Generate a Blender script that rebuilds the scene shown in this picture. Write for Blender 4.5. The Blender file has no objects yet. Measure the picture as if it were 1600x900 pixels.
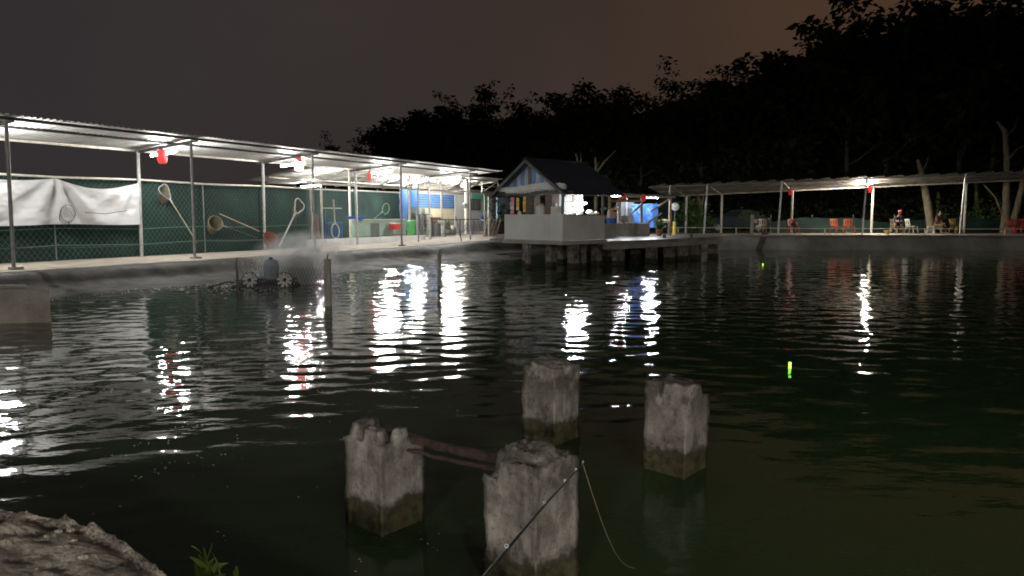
import bpy, bmesh, math, random
import numpy as np
from mathutils import Vector, Matrix, noise as mnoise

random.seed(7)
rng = np.random.default_rng(7)
scene = bpy.context.scene
COL = scene.collection
R = math.radians

# ------------------------------------------------------------------ camera
CAM_H = 1.8                       # eye height above the pond water (z = 0)
FOC = 1150.0                      # focal length in pixels of a 1600 px wide frame
PITCH = math.atan(112.0 / FOC)    # looking slightly down on the water
cam_d = bpy.data.cameras.new('camera')
cam = bpy.data.objects.new('camera', cam_d)
COL.objects.link(cam)
cam_d.sensor_width = 36.0
cam_d.lens = FOC / 1600.0 * 36.0
cam_d.clip_start = 0.05
cam_d.clip_end = 2000.0
cam.location = (0, 0, CAM_H)
cam.rotation_euler = (math.pi / 2 - PITCH, 0, 0)
scene.camera = cam

# ------------------------------------------------------------------ night sky
world = bpy.data.worlds.new('World')
scene.world = world
world.use_nodes = True
wn, wl = world.node_tree.nodes, world.node_tree.links
wn.clear()
w_out = wn.new('ShaderNodeOutputWorld')
w_bg = wn.new('ShaderNodeBackground')
w_sky = wn.new('ShaderNodeTexSky')
w_sky.sky_type = 'NISHITA'
w_sky.sun_disc = False
w_sky.sun_elevation = R(-8)
w_sky.sun_rotation = R(40)
w_bg2 = wn.new('ShaderNodeBackground')
w_bg2.inputs['Strength'].default_value = 0.05
wl.new(w_sky.outputs[0], w_bg2.inputs['Color'])
# town glow on low cloud: brown over the woods, greyer away from it
w_tc = wn.new('ShaderNodeTexCoord')
w_dot = wn.new('ShaderNodeVectorMath'); w_dot.operation = 'DOT_PRODUCT'
w_dot.inputs[1].default_value = Vector((0.80, 0.57, 0.18)).normalized()
wl.new(w_tc.outputs['Generated'], w_dot.inputs[0])
w_map = wn.new('ShaderNodeMapRange')
w_map.inputs['From Min'].default_value = 0.1
w_map.inputs['From Max'].default_value = 1.0
wl.new(w_dot.outputs['Value'], w_map.inputs['Value'])
w_ramp = wn.new('ShaderNodeValToRGB')
e = w_ramp.color_ramp.elements
e[0].position = 0.0; e[0].color = (0.0270, 0.0232, 0.0240, 1)
e[1].position = 1.0; e[1].color = (0.060, 0.029, 0.0145, 1)
m_ = e.new(0.42); m_.color = (0.0305, 0.0240, 0.0225, 1)
m_ = e.new(0.75); m_.color = (0.043, 0.0265, 0.0185, 1)
wl.new(w_map.outputs[0], w_ramp.inputs[0])
w_nz = wn.new('ShaderNodeTexNoise')
w_nz.inputs['Scale'].default_value = 2.4; w_nz.inputs['Detail'].default_value = 5
wl.new(w_tc.outputs['Generated'], w_nz.inputs['Vector'])
w_nm = wn.new('ShaderNodeMapRange')
w_nm.inputs['From Min'].default_value = 0.3; w_nm.inputs['From Max'].default_value = 0.7
w_nm.inputs['To Min'].default_value = 0.86; w_nm.inputs['To Max'].default_value = 1.12
wl.new(w_nz.outputs['Fac'], w_nm.inputs['Value'])
w_cl = wn.new('ShaderNodeVectorMath'); w_cl.operation = 'SCALE'
wl.new(w_ramp.outputs[0], w_cl.inputs[0]); wl.new(w_nm.outputs[0], w_cl.inputs['Scale'])
# the glow thins out overhead
w_sep = wn.new('ShaderNodeSeparateXYZ'); wl.new(w_tc.outputs['Generated'], w_sep.inputs[0])
w_el = wn.new('ShaderNodeMapRange')
w_el.inputs['From Min'].default_value = 0.25; w_el.inputs['From Max'].default_value = 0.95
w_el.inputs['To Min'].default_value = 1.0; w_el.inputs['To Max'].default_value = 0.5
wl.new(w_sep.outputs['Z'], w_el.inputs['Value'])
w_c2 = wn.new('ShaderNodeVectorMath'); w_c2.operation = 'SCALE'
wl.new(w_cl.outputs[0], w_c2.inputs[0]); wl.new(w_el.outputs[0], w_c2.inputs['Scale'])
wl.new(w_c2.outputs[0], w_bg.inputs['Color'])
w_bg.inputs['Strength'].default_value = 0.49
w_add = wn.new('ShaderNodeAddShader')
wl.new(w_bg.outputs[0], w_add.inputs[0])
wl.new(w_bg2.outputs[0], w_add.inputs[1])
wl.new(w_add.outputs[0], w_out.inputs['Surface'])

# a trace of moonlight behind the cloud
sun_d = bpy.data.lights.new('moon', 'SUN')
sun_d.energy = 0.004
sun_d.angle = R(12)
sun_d.color = (0.8, 0.88, 1.0)
sun = bpy.data.objects.new('moon', sun_d)
COL.objects.link(sun)
sun.rotation_euler = (R(40), 0, R(35))

# ------------------------------------------------------------------ exposure, renderer
vs = scene.view_settings
vs.view_transform = 'Standard'
vs.look = 'None'
vs.gamma = 1.0
vs.use_curve_mapping = False
vs.exposure = 1.3
cy = scene.cycles
cy.use_denoising = True
try:
    cy.denoiser = 'OPENIMAGEDENOISE'
except Exception:
    pass
cy.filter_width = 1.8
cy.use_light_tree = True
cy.max_bounces = 6
cy.diffuse_bounces = 3
cy.glossy_bounces = 2
cy.transmission_bounces = 4
cy.volume_bounces = 2
cy.volume_step_rate = 2.0
cy.volume_max_steps = 64
cy.transparent_max_bounces = 8
cy.caustics_reflective = False
cy.caustics_refractive = False
cy.sample_clamp_indirect = 4.0
cy.sample_clamp_direct = 0.0

# ------------------------------------------------------------------ photograph geometry helpers
SP, CP = math.sin(PITCH), math.cos(PITCH)
def G(px, py, z):
    """point of the horizontal plane at height z seen at that place of the photograph"""
    u, v = (px - 800) / FOC, (py - 450) / FOC
    dx, dy, dz = u, CP - SP * v, -(SP + CP * v)
    t = (z - CAM_H) / dz
    return Vector((dx * t, dy * t, z))
def DY(px, py, Y):
    """point at distance Y in front of the camera seen at that place"""
    u, v = (px - 800) / FOC, (py - 450) / FOC
    dx, dy, dz = u, CP - SP * v, -(SP + CP * v)
    t = Y / dy
    return Vector((dx * t, Y, CAM_H + dz * t))
# canopy line of the walkway: s runs along the bank, d towards the pond
P1 = Vector((-12.3, 18.2)); SV = Vector((0.462, 0.887)).normalized(); NV = Vector((SV.y, -SV.x))
def W(s, d, z=0.0):
    p = P1 + SV * s + NV * d
    return Vector((p.x, p.y, z))
def S_at(px, d, z=2.0):
    """s of the line at offset d that is seen in column px"""
    u = (px - 800) / FOC
    a = P1 + NV * d
    k = (CAM_H - z) * SP
    return (u * (a.y * CP + k) - a.x) / (SV.x - u * SV.y * CP)
def Z_at(py, Y):
    v = (py - 450) / FOC
    dy, dz = CP - SP * v, -(SP + CP * v)
    return CAM_H + dz * Y / dy
def WP(px, py, d, zguess=2.0):
    s = S_at(px, d, zguess)
    p = W(s, d)
    z = Z_at(py, p.y)
    s = S_at(px, d, z); p = W(s, d)
    return W(s, d, Z_at(py, p.y))
S_ANG = math.atan2(SV.y, SV.x)

# ------------------------------------------------------------------ materials
MATS = {}
def mat(name, c1, c2=None, rough=0.7, scale=6.0, detail=5.0, bump=0.0, bscale=None, metal=0.0, spec=0.5,
        translucent=0.0, emit=None, emit_s=0.0, contrast=(0.35, 0.65), stretch=(1, 1, 1), coords='Object'):
    if name in MATS:
        return MATS[name]
    m = bpy.data.materials.new(name)
    m.use_nodes = True
    nt = m.node_tree; n, l = nt.nodes, nt.links
    b = n['Principled BSDF']
    b.inputs['Roughness'].default_value = rough
    b.inputs['Metallic'].default_value = metal
    b.inputs['Specular IOR Level'].default_value = spec
    c2 = c2 or tuple(x * 0.7 for x in c1)
    tc = n.new('ShaderNodeTexCoord')
    mp = n.new('ShaderNodeMapping'); mp.inputs['Scale'].default_value = stretch
    l.new(tc.outputs[coords], mp.inputs['Vector'])
    nz = n.new('ShaderNodeTexNoise')
    nz.inputs['Scale'].default_value = scale; nz.inputs['Detail'].default_value = detail
    nz.inputs['Roughness'].default_value = 0.6
    l.new(mp.outputs[0], nz.inputs['Vector'])
    rp = n.new('ShaderNodeValToRGB')
    rp.color_ramp.elements[0].position = contrast[0]; rp.color_ramp.elements[0].color = (*c2, 1)
    rp.color_ramp.elements[1].position = contrast[1]; rp.color_ramp.elements[1].color = (*c1, 1)
    l.new(nz.outputs['Fac'], rp.inputs[0])
    l.new(rp.outputs[0], b.inputs['Base Color'])
    if bump:
        nb = n.new('ShaderNodeTexNoise')
        nb.inputs['Scale'].default_value = bscale or scale * 5; nb.inputs['Detail'].default_value = 6
        l.new(mp.outputs[0], nb.inputs['Vector'])
        bp = n.new('ShaderNodeBump'); bp.inputs['Strength'].default_value = bump; bp.inputs['Distance'].default_value = 0.02
        l.new(nb.outputs['Fac'], bp.inputs['Height'])
        l.new(bp.outputs[0], b.inputs['Normal'])
    if emit:
        b.inputs['Emission Color'].default_value = (*emit, 1)
        b.inputs['Emission Strength'].default_value = emit_s
    if translucent:
        tr = n.new('ShaderNodeBsdfTranslucent'); l.new(rp.outputs[0], tr.inputs['Color'])
        mx = n.new('ShaderNodeMixShader'); mx.inputs[0].default_value = translucent
        l.new(b.outputs[0], mx.inputs[1]); l.new(tr.outputs[0], mx.inputs[2])
        l.new(mx.outputs[0], n['Material Output'].inputs['Surface'])
    MATS[name] = m
    return m

# ------------------------------------------------------------------ mesh collector
class MB:
    def __init__(self):
        self.v = []; self.f = []
    def add(self, vs, fs):
        o = len(self.v)
        self.v += [tuple(p) for p in vs]
        self.f += [tuple(i + o for i in q) for q in fs]
        return self
    def box(self, c, size, rz=0.0, M=None):
        hx, hy, hz = size[0] / 2, size[1] / 2, size[2] / 2
        vs = [Vector((x, y, z)) for x in (-hx, hx) for y in (-hy, hy) for z in (-hz, hz)]
        if M is None:
            M = Matrix.Rotation(rz, 4, 'Z')
        vs = [Vector(c) + (M @ p) for p in vs]
        return self.add(vs, [(0, 1, 3, 2), (4, 6, 7, 5), (0, 4, 5, 1), (2, 3, 7, 6), (0, 2, 6, 4), (1, 5, 7, 3)])
    def bar(self, a, b, w, h=None, up=(0, 0, 1)):
        """box from a to b, w wide, h high"""
        a, b = Vector(a), Vector(b); h = h or w
        d = (b - a).normalized(); up = Vector(up)
        if abs(d.dot(up)) > 0.98: up = Vector((0, 1, 0))
        x = d.cross(up).normalized(); y = x.cross(d).normalized()
        vs = []
        for p in (a, b):
            for sx, sy in ((-1, -1), (1, -1), (1, 1), (-1, 1)):
                vs.append(p + x * (sx * w / 2) + y * (sy * h / 2))
        return self.add(vs, [(3, 2, 1, 0), (4, 5, 6, 7), (0, 1, 5, 4), (1, 2, 6, 5), (2, 3, 7, 6), (3, 0, 4, 7)])
    def tube(self, pts, rad, n=8, caps=True):
        pts = [Vector(p) for p in pts]
        if not hasattr(rad, '__len__'): rad = [rad] * len(pts)
        vs, fs = [], []
        prev = None
        for i, p in enumerate(pts):
            d = (pts[min(i + 1, len(pts) - 1)] - pts[max(i - 1, 0)]).normalized()
            if prev is None:
                up = Vector((0, 0, 1)) if abs(d.z) < 0.95 else Vector((0, 1, 0))
                x = d.cross(up).normalized()
            else:
                x = (prev - d * prev.dot(d)).normalized()
            prev = x
            y = d.cross(x)
            for k in range(n):
                a = 2 * math.pi * k / n
                vs.append(p + (x * math.cos(a) + y * math.sin(a)) * rad[i])
        for i in range(len(pts) - 1):
            for k in range(n):
                k2 = (k + 1) % n
                fs.append((i * n + k, i * n + k2, (i + 1) * n + k2, (i + 1) * n + k))
        if caps:
            fs.append(tuple(range(n - 1, -1, -1)))
            o = (len(pts) - 1) * n
            fs.append(tuple(o + k for k in range(n)))
        return self.add(vs, fs)
    def lathe(self, c, prof, n=14, M=None):
        c = Vector(c); vs, fs = [], []
        for r, z in prof:
            for k in range(n):
                a = 2 * math.pi * k / n
                p = Vector((r * math.cos(a), r * math.sin(a), z))
                if M is not None: p = M @ p
                vs.append(c + p)
        for i in range(len(prof) - 1):
            for k in range(n):
                k2 = (k + 1) % n
                fs.append((i * n + k, i * n + k2, (i + 1) * n + k2, (i + 1) * n + k))
        fs.append(tuple(range(n - 1, -1, -1)))
        o = (len(prof) - 1) * n
        fs.append(tuple(o + k for k in range(n)))
        return self.add(vs, fs)
    def ball(self, c, r, n=10, m=6):
        r = Vector(r) if hasattr(r, '__len__') else Vector((r, r, r))
        c = Vector(c); vs, fs = [], []
        for i in range(m + 1):
            t = math.pi * i / m
            for k in range(n):
                a = 2 * math.pi * k / n
                vs.append(c + Vector((r.x * math.sin(t) * math.cos(a), r.y * math.sin(t) * math.sin(a), -r.z * math.cos(t))))
        for i in range(m):
            for k in range(n):
                k2 = (k + 1) % n
                fs.append((i * n + k, i * n + k2, (i + 1) * n + k2, (i + 1) * n + k))
        return self.add(vs, fs)
    def quad(self, a, b, c, d):
        return self.add([a, b, c, d], [(0, 1, 2, 3)])
    def grid(self, fn, nu, nv, thick=None):
        """surface fn(u, v) -> point, u and v in 0..1"""
        vs = [fn(i / nu, j / nv) for i in range(nu + 1) for j in range(nv + 1)]
        fs = [(i * (nv + 1) + j, (i + 1) * (nv + 1) + j, (i + 1) * (nv + 1) + j + 1, i * (nv + 1) + j + 1)
              for i in range(nu) for j in range(nv)]
        return self.add(vs, fs)
    def build(self, name, material, parent=None, smooth=False, kind=None, local=False):
        o = mesh_object(name, self.v, self.f, material, parent, smooth, local)
        if kind: o['kind'] = kind
        return o

def root_loc(o):
    while o.parent is not None: o = o.parent
    return Vector(o.location)
def mesh_object(name, v, f, material, parent=None, smooth=False, local=False):
    v = np.asarray([tuple(p) for p in v] if not isinstance(v, np.ndarray) else v, dtype=float)
    me = bpy.data.meshes.new(name)
    if parent is not None:
        off = np.zeros(3) if local else np.array(root_loc(parent))
        loc = Vector((0, 0, 0))
    else:
        mn, mx = v.min(0), v.max(0)
        off = np.zeros(3) if local else np.array(((mn[0] + mx[0]) / 2, (mn[1] + mx[1]) / 2, mn[2]))
        loc = Vector(off)
    me.from_pydata((v - off).tolist(), [], f if isinstance(f, list) else f.tolist())
    if smooth:
        me.polygons.foreach_set('use_smooth', [True] * len(me.polygons))
    me.materials.append(material)
    me.update()
    o = bpy.data.objects.new(name, me)
    COL.objects.link(o)
    o.location = loc
    o.parent = parent
    return o
def tag(o, label, cat, group=None):
    o['label'] = label; o['category'] = cat
    if group: o['group'] = group
    return o
def struct(o):
    o['kind'] = 'structure'
    return o
def thing(name, loc, label, cat, group=None, rz=0.0):
    o = bpy.data.objects.new(name, None)
    COL.objects.link(o)
    o.location = loc; o.rotation_euler = (0, 0, rz)
    o.empty_display_size = 0.2
    return tag(o, label, cat, group)
def copy_tree(o, parent=None):
    c = o.copy(); COL.objects.link(c); c.parent = parent
    for ch in list(o.children):
        copy_tree(ch, c)
    return c
def share(src, parent, M=None, loc=None, rot=None):
    """another piece with the mesh of src"""
    c = src.copy(); COL.objects.link(c); c.parent = parent
    if loc is not None: c.location = loc
    if rot is not None: c.rotation_euler = rot
    return c
def nz(p, s=1.0):
    return mnoise.noise(Vector(p) * s)
def fbm(p, s=1.0, o=4):
    return mnoise.fractal(Vector(p) * s, 1.0, 2.0, o)

# ================================================================== palette
M_path = mat('path_concrete', (0.46, 0.41, 0.33), (0.30, 0.26, 0.21), 0.85, 1.6, bump=0.3, bscale=25)
M_wallc = mat('wall_concrete', (0.42, 0.405, 0.37), (0.24, 0.23, 0.20), 0.85, 0.8, bump=0.25, bscale=14, stretch=(1, 1, 0.6))
M_coping = mat('coping_concrete', (0.50, 0.44, 0.36), (0.33, 0.29, 0.24), 0.85, 2.0, bump=0.2)
M_liner = mat('pond_liner', (0.105, 0.098, 0.086), (0.028, 0.027, 0.024), 0.66, 1.3, detail=9, bump=0.8, bscale=6, spec=0.35, contrast=(0.38, 0.66))
M_soil = mat('bare_soil', (0.13, 0.11, 0.085), (0.07, 0.06, 0.045), 0.95, 1.5, bump=0.5)
M_galv = mat('galvanised_steel', (0.50, 0.50, 0.49), (0.34, 0.34, 0.33), 0.42, 9, metal=0.35)
M_sheet = mat('roof_sheet_metal', (0.62, 0.62, 0.60), (0.42, 0.41, 0.39), 0.45, 1.3, metal=0.25, stretch=(1, 1, 1))
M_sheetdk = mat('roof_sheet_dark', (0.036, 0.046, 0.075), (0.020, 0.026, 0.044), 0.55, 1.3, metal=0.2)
M_sheetold = mat('roof_sheet_weathered', (0.40, 0.37, 0.32), (0.24, 0.215, 0.18), 0.55, 1.3, metal=0.2)
M_steelpaint = mat('painted_steel_cream', (0.62, 0.58, 0.50), (0.45, 0.41, 0.34), 0.5, 5)
M_steeldk = mat('dark_steel', (0.12, 0.12, 0.12), (0.06, 0.06, 0.06), 0.5, 8, metal=0.4)
M_steelgr = mat('grey_steel', (0.30, 0.30, 0.31), (0.19, 0.19, 0.20), 0.5, 6, metal=0.3)
M_wire = mat('fence_wire', (0.10, 0.17, 0.15), (0.06, 0.11, 0.095), 0.5, 10, metal=0.3)
M_greennet = mat('green_shade_net', (0.012, 0.042, 0.033), (0.003, 0.013, 0.011), 0.85, 0.7, detail=7, bump=0.3, bscale=60, contrast=(0.32, 0.68))
M_banner = mat('white_banner_cloth', (0.78, 0.78, 0.78), (0.66, 0.66, 0.67), 0.8, 1.0, translucent=0.25)
M_white = mat('white_plastic', (0.76, 0.76, 0.74), (0.62, 0.62, 0.60), 0.45, 5)
M_red = mat('red_lantern_cloth', (0.90, 0.25, 0.25), (0.82, 0.18, 0.19), 0.6, 8, translucent=0.75)
M_wood = mat('timber', (0.42, 0.33, 0.22), (0.27, 0.20, 0.13), 0.75, 3, stretch=(1, 1, 5))
M_wooddk = mat('old_timber', (0.17, 0.14, 0.11), (0.08, 0.065, 0.05), 0.85, 3, stretch=(1, 1, 4))
M_bamboo = mat('bamboo', (0.46, 0.40, 0.27), (0.30, 0.25, 0.16), 0.6, 6)
M_rust = mat('rusty_iron', (0.085, 0.045, 0.033), (0.030, 0.020, 0.017), 0.9, 18, bump=0.8, bscale=40)
M_black = mat('black_plastic', (0.03, 0.03, 0.032), (0.018, 0.018, 0.02), 0.5, 8)
M_blue = mat('blue_tarp', (0.07, 0.22, 0.66), (0.045, 0.15, 0.50), 0.5, 3, translucent=0.25)
M_blueboard = mat('blue_boards', (0.13, 0.27, 0.52), (0.08, 0.18, 0.38), 0.6, 3, stretch=(1, 1, 1))
M_cream = mat('cream_wall', (0.60, 0.53, 0.36), (0.50, 0.44, 0.29), 0.8, 1.2)
M_whitewall = mat('white_wall', (0.70, 0.69, 0.66), (0.55, 0.54, 0.51), 0.8, 1.1)
M_mint = mat('mint_green_paint', (0.22, 0.58, 0.42), (0.16, 0.46, 0.33), 0.7, 2)
M_paleblue = mat('pale_blue_wall', (0.42, 0.58, 0.70), (0.32, 0.46, 0.58), 0.8, 1.2)
M_palegreen = mat('pale_green_wall', (0.38, 0.50, 0.41), (0.26, 0.36, 0.29), 0.8, 1.4)
M_greypanel = mat('grey_cement_board', (0.74, 0.745, 0.735), (0.60, 0.60, 0.58), 0.75, 0.9, bump=0.05)
M_glass = mat('window_glass', (0.22, 0.22, 0.20), (0.16, 0.16, 0.15), 0.12, 2)
M_tube = mat('lit_tube', (0.9, 0.9, 0.9), (0.9, 0.9, 0.9), 0.5, emit=(1.0, 0.985, 0.95), emit_s=340.0)
M_tuberear = mat('lit_tube_rear', (0.9, 0.9, 0.9), (0.9, 0.9, 0.9), 0.5, emit=(1.0, 0.985, 0.95), emit_s=640.0)
M_tubefar = mat('lit_tube_far_bank', (0.9, 0.9, 0.9), (0.9, 0.9, 0.9), 0.5, emit=(1.0, 0.93, 0.80), emit_s=540.0)
M_tubehut = mat('lit_tube_hut', (0.9, 0.9, 0.9), (0.9, 0.9, 0.9), 0.5, emit=(0.95, 0.98, 1.0), emit_s=230.0)
M_leaf = mat('leaf_dark', (0.028, 0.040, 0.020), (0.014, 0.022, 0.010), 0.75, 0.35, spec=0.15, translucent=0.15)
M_leaflit = mat('leaf_green', (0.09, 0.16, 0.035), (0.045, 0.09, 0.02), 0.55, 3, translucent=0.25)
M_bark = mat('pale_bark', (0.30, 0.25, 0.17), (0.15, 0.12, 0.08), 0.9, 6, bump=0.5, stretch=(1, 1, 0.35))
M_barkdk = mat('dark_bark', (0.10, 0.085, 0.06), (0.05, 0.04, 0.03), 0.95, 5, bump=0.5)

def pillar_material():
    m = bpy.data.materials.new('weathered_pile_concrete'); m.use_nodes = True
    nt = m.node_tree; n, l = nt.nodes, nt.links
    b = n['Principled BSDF']; b.inputs['Roughness'].default_value = 0.9; b.inputs['Specular IOR Level'].default_value = 0.25
    geo = n.new('ShaderNodeNewGeometry'); sep = n.new('ShaderNodeSeparateXYZ'); l.new(geo.outputs['Position'], sep.inputs[0])
    def noise(scale, detail=6, st=(1, 1, 1), rough=0.62):
        mp = n.new('ShaderNodeMapping'); mp.inputs['Scale'].default_value = st
        l.new(geo.outputs['Position'], mp.inputs['Vector'])
        t = n.new('ShaderNodeTexNoise'); t.inputs['Scale'].default_value = scale; t.inputs['Detail'].default_value = detail
        t.inputs['Roughness'].default_value = rough
        l.new(mp.outputs[0], t.inputs['Vector']); return t.outputs['Fac']
    def ramp(fac, stops):
        r = n.new('ShaderNodeValToRGB'); el = r.color_ramp.elements
        el[0].position, el[0].color = stops[0][0], (*stops[0][1], 1)
        el[1].position, el[1].color = stops[-1][0], (*stops[-1][1], 1)
        for p, c in stops[1:-1]:
            q = el.new(p); q.color = (*c, 1)
        l.new(fac, r.inputs[0]); return r.outputs[0]
    def mix(fac, a, c, mode='MIX'):
        x = n.new('ShaderNodeMix'); x.data_type = 'RGBA'; x.blend_type = mode
        if isinstance(fac, float): x.inputs[0].default_value = fac
        else: l.new(fac, x.inputs[0])
        for sock, val in ((x.inputs[6], a), (x.inputs[7], c)):
            if isinstance(val, tuple): sock.default_value = (*val, 1)
            else: l.new(val, sock)
        return x.outputs[2]
    base = ramp(noise(5.5, 9, (1, 1, .7), .68), [(0.34, (0.085, 0.078, 0.066)), (0.45, (0.20, 0.185, 0.165)), (0.57, (0.31, 0.29, 0.265)), (0.74, (0.44, 0.42, 0.385))])
    streak = ramp(noise(9, 5, (1, 1, 0.16)), [(0.42, (0.45, 0.43, 0.40)), (0.56, (1, 1, 1))])
    c = mix(0.45, base, streak, 'MULTIPLY')
    pit = ramp(noise(38, 3), [(0.33, (0.35, 0.34, 0.32)), (0.42, (1, 1, 1))])
    c = mix(0.8, c, pit, 'MULTIPLY')
    # dark growth near the top edges
    grow = ramp(noise(5, 6), [(0.46, (0, 0, 0)), (0.56, (1, 1, 1))])
    zt = n.new('ShaderNodeMapRange'); zt.inputs['From Min'].default_value = 0.22; zt.inputs['From Max'].default_value = 0.52
    l.new(sep.outputs['Z'], zt.inputs['Value'])
    gm = n.new('ShaderNodeMath'); gm.operation = 'MULTIPLY'; l.new(zt.outputs[0], gm.inputs[0]); l.new(grow, gm.inputs[1])
    gm2 = n.new('ShaderNodeMath'); gm2.operation = 'MULTIPLY'; l.new(gm.outputs[0], gm2.inputs[0]); gm2.inputs[1].default_value = 0.85
    c = mix(gm2.outputs[0], c, (0.075, 0.068, 0.055))
    # algae band left by the water
    an = n.new('ShaderNodeMath'); an.operation = 'MULTIPLY_ADD'; l.new(noise(11, 4), an.inputs[0]); an.inputs[1].default_value = -0.16
    l.new(sep.outputs['Z'], an.inputs[2])
    band = n.new('ShaderNodeMapRange'); band.inputs['From Min'].default_value = 0.095; band.inputs['From Max'].default_value = 0.055
    l.new(an.outputs[0], band.inputs['Value'])
    alg = ramp(noise(14, 4), [(0.35, (0.022, 0.022, 0.012)), (0.65, (0.085, 0.072, 0.036))])
    c = mix(band.outputs[0], c, alg)
    line = n.new('ShaderNodeMapRange'); line.inputs['From Min'].default_value = 0.035; line.inputs['From Max'].default_value = 0.075
    l.new(an.outputs[0], line.inputs['Value'])
    ln2 = n.new('ShaderNodeMapRange'); ln2.inputs['From Min'].default_value = 0.125; ln2.inputs['From Max'].default_value = 0.08
    l.new(an.outputs[0], ln2.inputs['Value'])
    lm = n.new('ShaderNodeMath'); lm.operation = 'MULTIPLY'; l.new(line.outputs[0], lm.inputs[0]); l.new(ln2.outputs[0], lm.inputs[1])
    lm2 = n.new('ShaderNodeMath'); lm2.operation = 'MULTIPLY'; l.new(lm.outputs[0], lm2.inputs[0]); lm2.inputs[1].default_value = 0.8
    c = mix(lm2.outputs[0], c, (0.03, 0.028, 0.016))
    l.new(c, b.inputs['Base Color'])
    bp = n.new('ShaderNodeBump'); bp.inputs['Strength'].default_value = 0.75; bp.inputs['Distance'].default_value = 0.012
    l.new(noise(45, 7), bp.inputs['Height']); l.new(bp.outputs[0], b.inputs['Normal'])
    return m
M_pile = pillar_material()

# ================================================================== water
def water():
    m = bpy.data.materials.new('pond_water'); m.use_nodes = True
    nt = m.node_tree; n, l = nt.nodes, nt.links
    b = n['Principled BSDF']
    b.inputs['Base Color'].default_value = (0.030, 0.058, 0.022, 1)
    b.inputs['Roughness'].default_value = 0.035
    b.inputs['IOR'].default_value = 1.333
    geo = n.new('ShaderNodeNewGeometry')
    mp = n.new('ShaderNodeMapping'); mp.inputs['Scale'].default_value = (0.55, 1.0, 1.0); mp.inputs['Rotation'].default_value = (0, 0, R(12))
    l.new(geo.outputs['Position'], mp.inputs['Vector'])
    t = n.new('ShaderNodeTexNoise'); t.inputs['Scale'].default_value = 6.5; t.inputs['Detail'].default_value = 3; t.inputs['Roughness'].default_value = 0.5
    l.new(mp.outputs[0], t.inputs['Vector'])
    bp = n.new('ShaderNodeBump'); bp.inputs['Strength'].default_value = 0.09; bp.inputs['Distance'].default_value = 0.05
    l.new(t.outputs['Fac'], bp.inputs['Height']); l.new(bp.outputs[0], b.inputs['Normal'])
    xs = np.concatenate([np.arange(-24, -13, .16), np.arange(-13, 9, .08), np.arange(9, 44.1, .13)])
    ys = np.concatenate([np.arange(0.3, 16, .055), np.arange(16, 42, .085)])
    X, Y = np.meshgrid(xs, ys, indexing='ij')
    Z = np.zeros_like(X)
    r = np.random.default_rng(11)
    # waves running out from the aerator, plus wind ripples
    A = np.array((-6.3, 18.8)); D = np.hypot(X - A[0], Y - A[1])
    for lam, amp in ((0.70, 0.0014), (0.52, 0.0013), (0.40, 0.0010)):
        ph = r.uniform(0, 6.28)
        warp = 0.35 * np.sin(X * 0.6 + ph) + 0.3 * np.sin(Y * 0.45 + 2 * ph)
        Z += amp * np.exp(-D / 26) * np.sin(2 * math.pi * (D + warp) / lam + ph)
    for i in range(70):
        lam = r.uniform(0.26, 0.5) if i % 2 else r.uniform(0.45, 1.05); ang = r.normal(R(97), R(44)); k = 2 * math.pi / lam
        amp = 0.0027 * (lam / 0.8) ** 0.8 * r.uniform(0.3, 1) * 0.52
        mod = 0.65 + 0.35 * np.sin(X * r.uniform(0.1, 0.5) + Y * r.uniform(0.1, 0.5) + r.uniform(0, 6))
        Z += amp * mod * np.sin(k * (X * math.cos(ang) + Y * math.sin(ang)) + r.uniform(0, 6.28))
    # choppy water where the spray and the outflow by the hut stir it
    rough = np.exp(-(((X + 2.5) / 5.5) ** 2 + ((Y - 24.0) / 5.0) ** 2)) + .7 * np.exp(-(((X - 4.0) / 3.0) ** 2 + ((Y - 22.0) / 6.0) ** 2))
    for i in range(26):
        lam = r.uniform(0.45, 0.95); ang = r.normal(R(95), R(45)); k = 2 * math.pi / lam
        Z += rough * 0.0022 * r.uniform(.4, 1) * np.sin(k * (X * math.cos(ang) + Y * math.sin(ang)) + r.uniform(0, 6.28))
    calm = 0.35 + 0.65 * np.clip((Y - 3.0) / 6.0, 0, 1)      # sheltered behind the piles and the near bank
    Z *= calm
    nx, ny = X.shape
    idx = np.arange(nx * ny).reshape(nx, ny)
    F = np.stack([idx[:-1, :-1], idx[1:, :-1], idx[1:, 1:], idx[:-1, 1:]], -1).reshape(-1, 4)
    V = np.stack([X, Y, Z], -1).reshape(-1, 3)
    me = bpy.data.meshes.new('water')
    me.vertices.add(len(V)); me.vertices.foreach_set('co', V.ravel())
    me.loops.add(F.size); me.loops.foreach_set('vertex_index', F.ravel())
    me.polygons.add(len(F)); me.polygons.foreach_set('loop_start', np.arange(0, F.size, 4))
    me.polygons.foreach_set('use_smooth', np.ones(len(F), dtype=bool))
    me.update(calc_edges=True); me.validate()
    me.materials.append(m)
    o = bpy.data.objects.new('water', me); COL.objects.link(o)
    struct(o)
water()

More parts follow.
